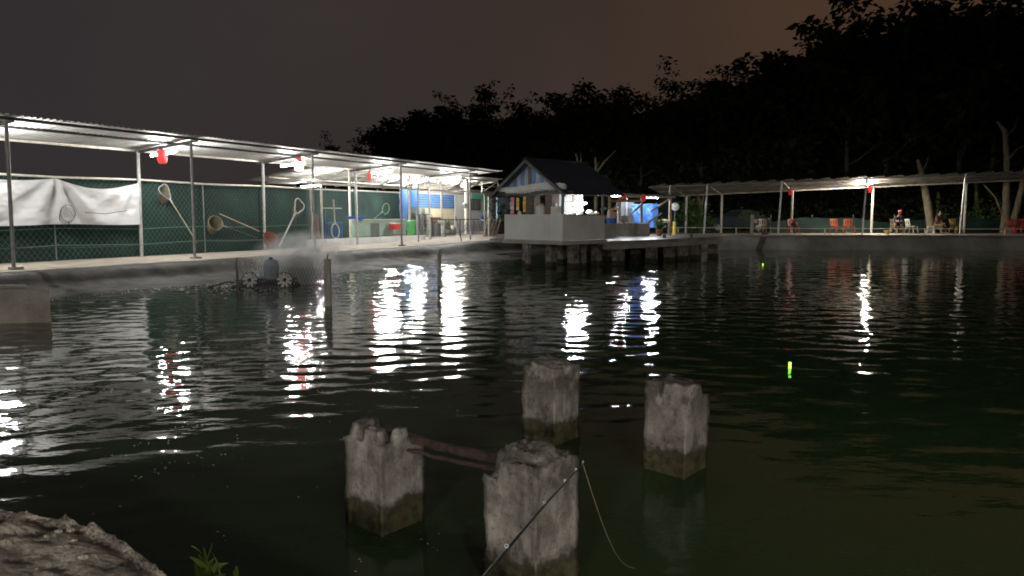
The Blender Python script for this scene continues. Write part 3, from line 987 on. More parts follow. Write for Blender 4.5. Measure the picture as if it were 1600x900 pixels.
# ================================================================== concrete landing stage at the picture's edge
def stage():
    f1 = G(80, 504, 0)
    d = Vector((-1, -.13, 0)).normalized(); n_ = Vector((-.56, .83, 0)).normalized()
    L, dep, zt = 4.6, .95, .56
    c = f1 + d * L / 2 + n_ * dep / 2
    root = thing('landing_stage', (c.x, c.y, 0), 'concrete landing stage block with a dark pipe mouth at the picture edge', 'platform')
    mb = MB()
    def wall(u, v):
        s = u * L; z = -.6 + (zt + .6) * v
        k = .015 * fbm((s, z, 0), 2.2)
        return f1 + d * s - n_ * k + Vector((0, 0, z))
    mb.grid(wall, 60, 18)
    mb.grid(lambda u, v: f1 + n_ * (u * dep) + Vector((0, 0, -.6 + (zt + .6) * v)) + d * (.012 * fbm((u * dep, v, 5), 3)), 14, 18)
    mb.grid(lambda u, v: f1 + d * (u * L) + n_ * (v * dep) + Vector((0, 0, zt + .02 * fbm((u * L, v, 2), 2.5))), 60, 14)
    mb.build('block', mat('damp_concrete', (.34, .30, .265), (.20, .175, .15), .85, 2.0, bump=.5, bscale=18), root, smooth=False)
    q = f1 + d * 1.02 + Vector((0, 0, .33)) - n_ * .03
    MB().tube([q - n_ * .03, q + n_ * .10], .085, 14).build('pipe_mouth', M_black, root)
    mb = MB()
    mb.grid(lambda u, v: f1 + d * (.35 + u * 1.8) + n_ * (.30 + v * .35 + .06 * math.sin(u * 7)) + Vector((0, 0, zt + .045 + .015 * fbm((u * 3, v, 2), 4))), 24, 5)
    mb.build('mortar_patch', M_coping, root)
stage()

# ================================================================== chain-link pen in the water
QA, QB, QC = G(371, 451, 0), G(513, 478, 0), G(687, 446, 0)
def pen_post(p, top, w, label, material):
    root = thing('fence_post', (p.x, p.y, 0), label, 'fence post', 'posts of the wire pen in the water')
    mb = MB(); n = 14
    pts, rad = [], []
    mb.tube([Vector((p.x + .006 * nz((i, p.x, 0)), p.y, -1.0 + (top + 1.0) * i / n)) for i in range(n + 1)], [w / 2 * (1 + .06 * nz((i * .8, p.x, 3))) for i in range(n + 1)], 8)
    mb.build('shaft', material, root)
    MB().tube([Vector((p.x, p.y, top - .02)), Vector((p.x + .02, p.y, top + .10))], .012, 5).build('iron_pin', M_rust, root)
    return root
pen_post(QB, .95, .145, 'thick concrete fence post with chain link, nearest in the water', M_wallc)
pen_post(QC, .84, .11, 'concrete fence post in the glittering water before the tarpaulin bank', M_wallc)
pen_post(QA, .68, .045, 'thin dark stake standing beside the paddle aerator', M_steeldk)
def pen_mesh():
    mb = MB()
    chain_link(mb, QA, QB, -.35, .78, cell=.15, r=.0036, sag=.10)
    o = mb.build('chain_link_netting', M_steelgr)
    o['kind'] = 'stuff'
    tag(o, 'sagging chain-link netting strung through the water behind the thick post', 'netting')
pen_mesh()

# ================================================================== paddle wheel aerator
def aerator():
    c = G(417, 448, 0)
    root = thing('paddle_aerator', (c.x, c.y, 0), 'floating paddle wheel aerator with grey motor cover throwing spray', 'aerator')
    M_mot = mat('motor_cover', (.36, .41, .52), (.26, .30, .38), .55, 4)
    x = Vector((1, .05, 0)).normalized(); y = Vector((-.05, 1, 0))
    C = Vector((c.x, c.y, 0))
    for k in (-.30, .30):
        pts = [C + y * k + x * t for t in (-.80, -.7, -.3, .3, .7, .80)]
        MB().tube([p + Vector((0, 0, .02)) for p in pts], [.03, .10, .12, .12, .10, .03], 10).build('float', M_black, root, smooth=True)
    for k in (-.55, 0, .55):
        MB().bar(C + x * k - y * .38 + Vector((0, 0, .14)), C + x * k + y * .38 + Vector((0, 0, .14)), .05, .04).build('cross_beam', M_steeldk, root)
    for k in (-.2, .2):
        MB().bar(C - x * .72 + y * k + Vector((0, 0, .18)), C + x * .72 + y * k + Vector((0, 0, .18)), .04, .04).build('side_beam', M_steeldk, root)
    mb = MB()
    prof = [(.16, .20), (.175, .24), (.175, .58), (.165, .66), (.11, .70), (.06, .71)]
    mb.lathe(C + x * .12, [(r_ * 1.05, z) for r_, z in prof], 16)
    mb.build('motor_cover', M_mot, root, smooth=True)
    MB().tube([C + x * .12 + Vector((0, 0, .70)), C + x * .12 + Vector((0, 0, .76))], .05, 8).build('cap', M_black, root)
    MB().tube([C - x * .42 + Vector((0, 0, .22)), C + x * .72 + Vector((0, 0, .22))], .018, 6).build('shaft', M_steelgr, root)
    for k in (-.30, .56):
        ctr = C + x * k - y * .42 + Vector((0, 0, .21))
        wheel = MB().tube([ctr - y * .05, ctr + y * .3], .045, 10).build('paddle_wheel', M_rust, root)
        MB().tube([ctr + (x * math.cos(t) + Vector((0, 0, math.sin(t)))) * .19 for t in np.linspace(0, 2 * math.pi, 21)], .012, 5).build('rim', M_rust, wheel)
        for q in range(9):
            t = q * 2 * math.pi / 9 + .2
            dv = x * math.cos(t) + Vector((0, 0, math.sin(t)))
            MB().bar(ctr + dv * .05, ctr + dv * .185, .055, .05, up=y).build('paddle', M_white, wheel)
    for k in (-.62, -.25):
        MB().tube([C + x * k - y * .3 + Vector((0, 0, .1)), C + x * k - y * .3 + Vector((0, 0, .42))], .014, 6).build('guard_stake', M_steeldk, root)
    pts = [C - x * .75 + Vector((0, 0, .10)), C - x * 1.0 + Vector((0, 0, .13)), C - x * 1.25 + Vector((0, -.1, .06)), C - x * 1.5 + Vector((0, -.2, -.03))]
    MB().tube(pts, .016, 6).build('cable', M_black, root)
    # thrown drops
    r = random.Random(3)
    mb = MB()
    for k, cnt in ((-.10, 3500), (.62, 13000)):
        ctr = C + x * k + y * .40 + Vector((0, 0, .22))
        for i in range(cnt):
            ph = r.uniform(.3, 1.9); sp = r.uniform(1.0, 3.4); t = r.uniform(.05, .62)
            vx = r.gauss(.25, .42); p = ctr + y * (sp * math.cos(ph) * t) + x * (vx * (t + .2) + r.gauss(0, .10)) + Vector((0, 0, sp * math.sin(ph) * t - 4.9 * t * t))
            if p.z < 0 or p.z > 1.15: continue
            s = r.uniform(.006, .015)
            mb.add([p + Vector((s, 0, -s)), p + Vector((-s, s, -s)), p + Vector((-s, -s, -s)), p + Vector((0, 0, s * 1.6))], [(0, 1, 2), (0, 1, 3), (1, 2, 3), (2, 0, 3)])
    o = mb.build('water_spray', mat('spray_drops', (.86, .88, .88), (.80, .82, .82), .4, 5, translucent=.72)); o['kind'] = 'stuff'
    tag(o, 'white spray of drops thrown up behind the paddle aerator', 'spray')
    # mist over the spray
    m = bpy.data.materials.new('spray_mist'); m.use_nodes = True
    nt = m.node_tree; n, l = nt.nodes, nt.links
    n.remove(n['Principled BSDF'])
    pv = n.new('ShaderNodeVolumePrincipled'); pv.inputs['Color'].default_value = (.985, .99, .99, 1); pv.inputs['Anisotropy'].default_value = .45
    tc = n.new('ShaderNodeTexCoord'); nzt = n.new('ShaderNodeTexNoise'); nzt.inputs['Scale'].default_value = 2.6; nzt.inputs['Detail'].default_value = 3
    l.new(tc.outputs['Object'], nzt.inputs['Vector'])
    ln = n.new('ShaderNodeVectorMath'); ln.operation = 'LENGTH'
    mp = n.new('ShaderNodeMapping'); mp.inputs['Scale'].default_value = (1 / 1.45, 1 / 1.0, 1 / 0.74); mp.inputs['Location'].default_value = (0, 0, -1.0)
    l.new(tc.outputs['Object'], mp.inputs['Vector']); l.new(mp.outputs[0], ln.inputs[0])
    fall = n.new('ShaderNodeMapRange'); fall.inputs['From Min'].default_value = 1.0; fall.inputs['From Max'].default_value = .15
    l.new(ln.outputs['Value'], fall.inputs['Value'])
    pw = n.new('ShaderNodeMath'); pw.operation = 'POWER'; pw.inputs[1].default_value = 1.4; l.new(fall.outputs[0], pw.inputs[0])
    nr = n.new('ShaderNodeMapRange'); nr.inputs['From Min'].default_value = .32; nr.inputs['From Max'].default_value = .75
    l.new(nzt.outputs['Fac'], nr.inputs['Value'])
    mu = n.new('ShaderNodeMath'); mu.operation = 'MULTIPLY'; l.new(pw.outputs[0], mu.inputs[0]); l.new(nr.outputs[0], mu.inputs[1])
    mu2 = n.new('ShaderNodeMath'); mu2.operation = 'MULTIPLY'; mu2.inputs[1].default_value = 5.5; l.new(mu.outputs[0], mu2.inputs[0])
    l.new(mu2.outputs[0], pv.inputs['Density']); l.new(pv.outputs[0], n['Material Output'].inputs['Volume'])
    cc = C + x * .80 + y * .65
    o = MB().ball(cc + Vector((0, 0, .76)), (1.45, 1.0, .74), 20, 12).build('spray_mist', m); o['kind'] = 'stuff'
    tag(o, 'pale cloud of fine mist hanging over the aerator spray', 'mist')
aerator()

# ================================================================== rear canopy and the buildings behind the fence
def wall_seg(px0, px1, py0, py1, d, thick=.10, zbase=None, ztop=None):
    """upright slab on the line at offset d between two columns; returns centre, size, angle"""
    s0, s1 = S_at(px0, d, 2), S_at(px1, d, 2)
    Ym = W((s0 + s1) / 2, d).y
    z1 = Z_at(py0, Ym) if ztop is None else ztop
    z0 = Z_at(py1, Ym) if zbase is None else zbase
    c = W((s0 + s1) / 2, d - thick / 2, (z0 + z1) / 2)
    return c, (s1 - s0, thick, z1 - z0), S_ANG

def rear_canopy():
    d0, d1 = -5.4, -10.2
    s0, s1 = S_at(497, d0, 3.5), S_at(778, d0, 3.5)
    zt, zb, zc = 4.30, 3.62, 3.36
    root = thing('rear_canopy', W((s0 + s1) / 2, d0, ZL), 'white steel truss canopy behind the fence, before the painted buildings', 'canopy')
    n = 8
    MB().bar(W(s0, d0, zc), W(s1, d0, zc), .08, .09).build('bottom_chord', M_steelpaint, root)
    MB().bar(W(s0, d0, zt - .1), W(s1, d0, zt - .1), .08, .09).build('top_chord', M_steelpaint, root)
    MB().bar(W(s0, d0, (zt + zc) / 2), W(s1, d0, (zt + zc) / 2), .045, .045).build('middle_chord', M_steelpaint, root)
    for i in range(n):
        a, b_ = s0 + (s1 - s0) * i / n, s0 + (s1 - s0) * (i + 1) / n
        MB().bar(W(a, d0, zc), W(b_, d0, zt - .1), .06, .06).build('diagonal', M_steelpaint, root)
        MB().bar(W(b_, d0, zc), W(b_, d0, zt - .1), .06, .06).build('strut', M_steelpaint, root)
        MB().bar(W(b_, d0, zt - .06), W(b_, d1, zb - .06), .06, .08).build('rafter', M_steelpaint, root)
    for px in (547, 640, 690, 729):
        s = S_at(px, d0, 2)
        MB().tube([W(s, d0, ZL), W(s, d0, zt - .1)], .06 if px != 729 else .13, 10).build('post', M_steelpaint, root)
    for dd, z in ((-7.0, zt - .30), (-8.6, zb + .12)):
        MB().bar(W(s0, dd, z), W(s1, dd, z), .05, .07).build('purlin', M_steelpaint, root)
    sheet_roof(root, W(s0, d0 + .4, zt + .06), W(s1, d0 + .4, zt + .06), W(s0, d1, zb), W(s1, d1, zb), 1.0, M_sheet)
    # low lean-to at the open end
    sl0, sl1 = S_at(459, -5.6, 3.5), S_at(500, -5.6, 3.5)
    lean = thing('lean_to_roof', W((sl0 + sl1) / 2, -6, ZL), 'small lean-to roof lit white at the open end of the rear canopy', 'roof')
    sheet_roof(lean, W(sl0, -5.6, 3.56), W(sl1, -5.6, 3.56), W(sl0, -7.4, 3.36), W(sl1, -7.4, 3.36), .9, M_sheet)
    for px in (486, 503):
        s = S_at(px, -5.7, 2); MB().tube([W(s, -5.7, ZL), W(s, -5.7, 3.5)], .05, 8).build('post', M_steelpaint, lean)
    MB().bar(W(sl0, -5.7, 3.47), W(sl1, -5.7, 3.47), .06, .07).build('beam', M_steelpaint, lean)
rear_canopy()
def rear_tubes():
    for px, dd, z, lb in ((608, -6.7, 3.97, 'lit tube under the rear canopy beside the blue tarpaulin'), (647, -7.2, 3.92, 'smaller lit tube farther along the rear canopy'),
                          (486, -6.3, 3.30, 'lit tube under the small lean-to roof'),
                          (705, -6.2, 3.98, 'lit tube under the rear canopy hidden behind the walkway roof end')):
        s = S_at(px, dd, z)
        tube_lamp(W(s - .1, dd - .55, z - .05), W(s + .1, dd + .55, z), lb, M_tuberear)
rear_tubes()

def buildings():
    # --- long shed with blue boards and a cream lower wall
    d = -8.2
    c, sz, an = wall_seg(640, 736, 303, 372, d, zbase=ZL, ztop=3.30)
    root = thing('board_shed', (c.x, c.y, ZL), 'shed wall of blue boards over a cream panel beside white plaster', 'shed')
    cc, ss, an = wall_seg(640, 736, 0, 0, d - .06, .12, ZL, 3.34)
    MB().box(cc, ss, an).build('back_wall', M_whitewall, root)
    zt, zb = 3.28, 2.34; n = 6
    for i in range(n):
        h = (zt - zb) / n
        cc, ss, an = wall_seg(644, 710, 0, 0, d + .03 + .008 * (i % 2), .03, zb + i * h + .01, zb + (i + 1) * h - .01)
        MB().box(cc, ss, an).build('board', M_blueboard, root)
    cc, ss, an = wall_seg(644, 710, 0, 0, d + .02, .03, 1.40, zb - .02); MB().box(cc, ss, an).build('cream_panel', M_cream, root)
    cc, ss, an = wall_seg(644, 710, 0, 0, d + .02, .03, ZL, 1.38); MB().box(cc, ss, an).build('lower_panel', M_palegreen, root)
    cc, ss, an = wall_seg(646, 735, 0, 0, d - .03, .05, 3.36, 3.95); MB().box(cc, ss, an).build('gable_panel', mat('grey_tan_sheet', (.40, .37, .33), (.28, .26, .23), .7), root)
    cc, ss, an = wall_seg(711, 735, 0, 0, d + .03, .04, ZL, 3.30); MB().box(cc, ss, an).build('plaster_bay', M_whitewall, root)
    # --- white house
    d = -7.6
    c, sz, an = wall_seg(736, 776, 300, 372, d, zbase=ZL, ztop=3.55)
    house = thing('white_house', (c.x, c.y, ZL), 'white house front with mint green band and a small window', 'house')
    MB().box(c, sz, an).build('wall', M_whitewall, house)
    cc, ss, an = wall_seg(737, 763, 303, 314, d + .02, .04); MB().box(cc, ss, an).build('green_band', M_mint, house)
    cc, ss, an = wall_seg(757, 763, 314, 330, d + .02, .04); MB().box(cc, ss, an).build('green_drop', M_mint, house)
    cc, ss, an = wall_seg(735.5, 751, 311, 328, d + .06, .05); wf = MB().box(cc, ss, an).build('window', M_black, house)
    for a, b_ in ((736.2, 742.6), (743.6, 750.3)):
        cc, ss, an = wall_seg(a, b_, 312.2, 326.8, d + .085, .04); MB().box(cc, ss, an).build('pane', M_glass, wf)
    cc, ss, an = wall_seg(763.5, 769, 300, 365, d + .10, .14); MB().box(cc, ss, an).build('pilaster', M_whitewall, house)
    cc, ss, an = wall_seg(734, 781, 0, 0, d + .35, .9, 3.58, 3.66); MB().box(cc, ss, an).build('roof', M_sheetold, house)
    cc, ss, an = wall_seg(752, 757, 338, 343, d + .2, .2); MB().box(cc, ss, an).build('meter_box', mat('blue_box', (.05, .13, .35), None, .5), house)
    # --- pale blue house behind the hut
    d = -6.8
    c, sz, an = wall_seg(777, 802, 304, 372, d, zbase=ZL, ztop=3.2)
    hb = thing('pale_blue_house', (c.x, c.y, ZL), 'pale blue house wall with barred window beside the stilt hut', 'house')
    MB().box(c, sz, an).build('wall', M_paleblue, hb)
    cc, ss, an = wall_seg(781, 790, 319, 341, d + .03, .04); wf = MB().box(cc, ss, an).build('window', mat('teal_shutter', (.14, .30, .36), None, .5), hb)
    for i in range(4):
        cc, ss, an = wall_seg(782 + i * 2.2, 782.5 + i * 2.2, 319, 341, d + .05, .02); MB().box(cc, ss, an).build('bar', M_steelgr, wf)
    cc, ss, an = wall_seg(755, 800, 342, 344, d + .3, .3); MB().box(cc, ss, an).build('ledge', M_cream, hb)
buildings()

def blue_tarp_wall():
    d = -6.3
    sa, sb = S_at(623, d, 2.5), S_at(652, d, 2.5)
    def f(u, v):
        s = sa + (sb - sa) * u; Y = W(s, d).y
        top = Z_at(294, Y)
        bot = Z_at(np.interp(u, [0, .12, .35, .5, .62, .75, 1], [352, 360, 361, 352, 338, 334, 331]), Y)
        z = bot + (top - bot) * v
        return W(s, d + .10 * math.sin(s * 3.1) + .05 * fbm((s, z, 0), 2), z)
    tag(MB().grid(f, 34, 18).build('blue_tarpaulin', mat('light_blue_tarp', (.17, .36, .74), (.12, .28, .62), .5, 2, translucent=.3), None, smooth=True), 'light blue tarpaulin with ragged hem hanging from the rear canopy', 'tarpaulin')
blue_tarp_wall()

def low_walls():
    # plinth along the fence
    s0, s1 = S_at(480, -2.75, .6), S_at(668, -2.75, .6)
    root = thing('fence_plinth', W((s0 + s1) / 2, -2.75, ZL), 'low grey concrete plinth at the foot of the fence beside the path', 'low wall')
    n = 7
    for i in range(n):
        a, b_ = s0 + (s1 - s0) * i / n + .01, s0 + (s1 - s0) * (i + 1) / n - .01
        MB().box(W((a + b_) / 2, -2.95, ZL + .15), (b_ - a, .16, .34 + random.uniform(-.015, .015)), S_ANG).build('block', M_greypanel, root)
    # pale green low wall with slits
    d = -4.4
    c, sz, an = wall_seg(552, 634, 344, 374, d, .12, zbase=ZL)
    root = thing('green_low_wall', (c.x, c.y, ZL), 'pale green low wall with white cap and a slotted vent panel', 'low wall')
    MB().box(c, sz, an).build('wall', M_palegreen, root)
    zt = c.z + sz[2] / 2
    cc, ss, an = wall_seg(551, 635, 0, 0, d + .06, .24, zt + .003, zt + .06); MB().box(cc, ss, an).build('cap', M_whitewall, root)
    for i in range(7):
        px = 579 + i * 2.0
        cc, ss, an = wall_seg(px, px + .9, 0, 0, d + .012, .04, ZL + .25, zt - .15); MB().box(cc, ss, an).build('slot', M_steeldk, root)
low_walls()

def blue_rack():
    d = -4.2
    p0, p1 = S_at(507, d, 1.5), S_at(534, d, 1.5)
    M_b = mat('blue_steel', (.06, .17, .38), (.04, .11, .26), .5, 5)
    root = thing('blue_steel_rack', W((p0 + p1) / 2, d, ZL), 'tall blue steel gate frame with bars behind the fence', 'gate')
    for s in (p0, p1):
        MB().bar(W(s, d, ZL), W(s, d, 2.15 if s == p0 else 1.55), .07, .07).build('post', M_b, root)
    MB().bar(W(p0 - .2, d, 2.18), W(p1, d, 2.18), .05, .05).build('top_rail', M_galv, root)
    for z in (ZL + .1, 1.50):
        MB().bar(W(p0, d, z), W(p1, d, z), .05, .05).build('rail', M_b, root)
    for i in range(9):
        s = p0 + (p1 - p0) * (i + 1) / 10
        MB().bar(W(s, d, ZL + .1), W(s, d, 1.5), .025, .025).build('bar', M_b, root)
blue_rack()

def leaning_board():
    d = -3.4
    root = thing('broken_door', WP(492, 372, d), 'narrow brown door leaf with pale edge leaning behind the fence', 'door leaf')
    a, b_ = WP(486, 372, d), WP(486, 332, d)
    MB().bar(a, b_, .10, .10).build('edge', M_steelpaint, root)
    MB().add([WP(487, 372, d), WP(500, 372, d), WP(497, 338, d), WP(492, 331, d), WP(487, 333, d)] + [WP(487, 372, d - .06), WP(500, 372, d - .06), WP(497, 338, d - .06), WP(492, 331, d - .06), WP(487, 333, d - .06)],
             [(0, 1, 2, 3, 4), (9, 8, 7, 6, 5), (0, 5, 6, 1), (1, 6, 7, 2), (2, 7, 8, 3), (3, 8, 9, 4), (4, 9, 5, 0)]).build('leaf', mat('red_brown_board', (.20, .13, .11), (.13, .09, .08), .8), root)
leaning_board()

def yard_things():
    d = -4.0
    # dip net frame with white rim on the blue rack
    p = WP(524, 362, -3.6)
    landing_net(WP(524, 361, -3.6), WP(521, 312, -3.7), .26, .34, 'white rimmed net hanging upside down on a pole before the blue gate', mesh=M_blue, handle=M_steelpaint, hoop_mat=M_steelpaint, r=.026, bag=.15)
    # blue basin on wall
    o = thing('blue_basin', WP(556, 344, -4.5), 'blue plastic basin on the low wall behind the fence', 'basin')
    c = WP(556, 344, -4.5)
    MB().lathe(c, [(.30, 0), (.42, .16), (.45, .17), (.45, .19)], 16).build('bowl', M_blue, o)
    # green bin
    c = WP(643, 372, -4.6); c.z = ZL
    r = thing('green_bin', c, 'tall green plastic bin by the hanging tarpaulin', 'bin')
    MB().lathe(c, [(.22, 0), (.27, .95), (.29, .96), (.29, 1.0)], 14).build('tub', mat('green_plastic', (.10, .40, .12), (.07, .3, .09), .5), r)
    MB().lathe(c, [(.28, 1.005), (.29, 1.05), (.10, 1.12)], 14).build('lid', mat('green_plastic', (.1, .4, .12)), r)
    # red cool box on trestle
    c = WP(619, 372, -4.0); c.z = ZL
    r = thing('red_cool_box', c, 'red box on a light trestle in front of the pale green wall', 'box')
    MB().box(c + Vector((0, 0, .78)), (.62, .40, .30), S_ANG).build('body', mat('red_plastic', (.62, .05, .05), (.5, .04, .04), .45), r)
    MB().box(c + Vector((0, 0, .955)), (.66, .44, .05), S_ANG).build('lid', M_white, r)
    for a in (-.25, .25):
        for b_ in (-.15, .15):
            q = c + Vector((SV.x * a + NV.x * b_, SV.y * a + NV.y * b_, 0)); MB().bar(q, q + Vector((0, 0, .63)), .03, .03).build('leg', M_steelpaint, r)
    # white pedestal stand
    c = WP(692, 372, -4.6); c.z = ZL
    r = thing('white_pedestal_basin', c, 'white pedestal hand basin behind the iron railing', 'basin')
    MB().lathe(c, [(.20, 0), (.16, .05), (.11, .12), (.10, .75), (.15, .85)], 14).build('pedestal', M_white, r)
    MB().lathe(c, [(.12, .86), (.28, .95), (.33, 1.08), (.33, 1.11), (.27, 1.0)], 16).build('bowl', M_white, r)
    # brown crate on a stool, tan board
    c = WP(681, 372, -5.2); c.z = ZL
    r = thing('brown_crate', c + Vector((0, 0, .9)), 'brown crate standing on a grey drum behind the iron railing', 'crate')
    for i in range(3):
        MB().box(c + Vector((0, 0, .97 + i * .12)), (.55, .4, .10), S_ANG).build('slat', mat('crate_brown', (.26, .11, .07), (.18, .08, .05), .8), r)
    r = thing('grey_drum', c, 'grey steel drum carrying the brown crate', 'drum')
    MB().lathe(c, [(.28, 0), (.29, .02), (.28, .3), (.295, .31), (.28, .32), (.28, .6), (.295, .61), (.28, .62), (.29, .89), (.27, .9)], 16).build('shell', M_steelgr, r)
    c, sz, an = wall_seg(697, 704, 345, 359, -5.4, .04)
    tag(MB().box(c, sz, an).build('tan_board', mat('tan_board', (.50, .36, .20), (.4, .28, .15), .8)), 'tan board propped on grey sacks behind the iron railing', 'board')
    for i, px in enumerate((688, 700, 707)):
        c = WP(px, 370, -5.7); c.z = ZL
        o = MB().ball(c + Vector((0, 0, .36)), (.24, .22, .40), 12, 9)
        tag(o.build('feed_sack', mat('feed_sack', (.38, .40, .36), (.24, .26, .24), .85, 9, bump=.5), None, smooth=True),
            ('feed sack standing left of the tan board', 'feed sack standing under the tan board', 'feed sack standing right of the tan board')[i], 'sack', 'feed sacks in the yard')
    # leaning timbers and logs by the hut
    lbs = ('leftmost of the dark poles leaning beside the hut', 'second dark pole leaning beside the hut', 'middle dark pole leaning beside the hut', 'fourth dark pole leaning beside the hut', 'rightmost of the dark poles leaning beside the hut')
    for i in range(5):
        px = 756 + i * 4
        a, b_ = WP(px, 374.5, -1.2 + i * .1), WP(px + 6 + i * 1.2, 345 - i % 2 * 2, -1.6)
        tag(MB().tube([a, b_], [.09, .075], 8).build('leaning_pole', M_wooddk), lbs[i], 'pole', 'poles leaning beside the hut')
    c, sz, an = wall_seg(771, 790, 346, 374, -2.0, .06)
    tag(MB().box(c, sz, an).build('standing_board', mat('red_brown_panel', (.07, .035, .028), (.04, .02, .018), .7)), 'dark red-brown board standing between the poles and the hut', 'board')
    tag(MB().tube([WP(712, 338, .1), WP(722, 379, .5)], .022, 6).build('leaning_stick', M_steeldk), 'thin dark stick leaning by the iron railing', 'stick')
    for px, lb in ((763.5, 'thin white pipe standing beside the leaning poles'), (757, 'thin dark pipe standing beside the house window')):
        a, b_ = WP(px, 377, -.6), WP(px, 303, -.6)
        tag(MB().tube([a, b_], .035, 7).build('pipe', M_steelpaint if px > 760 else M_steelgr), lb, 'pipe')
    tag(MB().tube([WP(654, 378, -1.0), WP(653, 285, -1.0)], .04, 7).build('pipe', M_steelgr), 'grey pipe standing in front of the chair stacks', 'pipe')
yard_things()

def iron_railing():
    d = -3.6
    s0, s1 = S_at(672, d, 1), S_at(760, d, 1)
    root = thing('iron_railing', W((s0 + s1) / 2, d, ZL), 'dark wrought iron railing with scrolls in front of the white house', 'railing')
    zt, zb = 1.62, ZL + .10
    for z in (zt, zb):
        MB().bar(W(s0, d, z), W(s1, d, z), .05, .05).build('rail', M_steeldk, root)
    n = 40
    src = None
    for i in range(n + 1):
        s = s0 + (s1 - s0) * i / n
        w = .07 if i % 10 == 0 else .022
        MB().bar(W(s, d, ZL if i % 10 == 0 else zb), W(s, d, zt), w, w).build('post' if i % 10 == 0 else 'bar', M_steeldk, root)
    for i in range(12):
        s = s0 + (s1 - s0) * (.55 + .45 * (i + .5) / 12); zc = 1.05 + .18 * (i % 2)
        pts = [W(s + .17 * math.cos(t) * (1 - t / 11), d + .03, zc + .22 * math.sin(t) * (1 - t / 11)) for t in np.linspace(0, 8, 18)]
        MB().tube(pts, .016, 5).build('scroll', M_steeldk, root)
iron_railing()

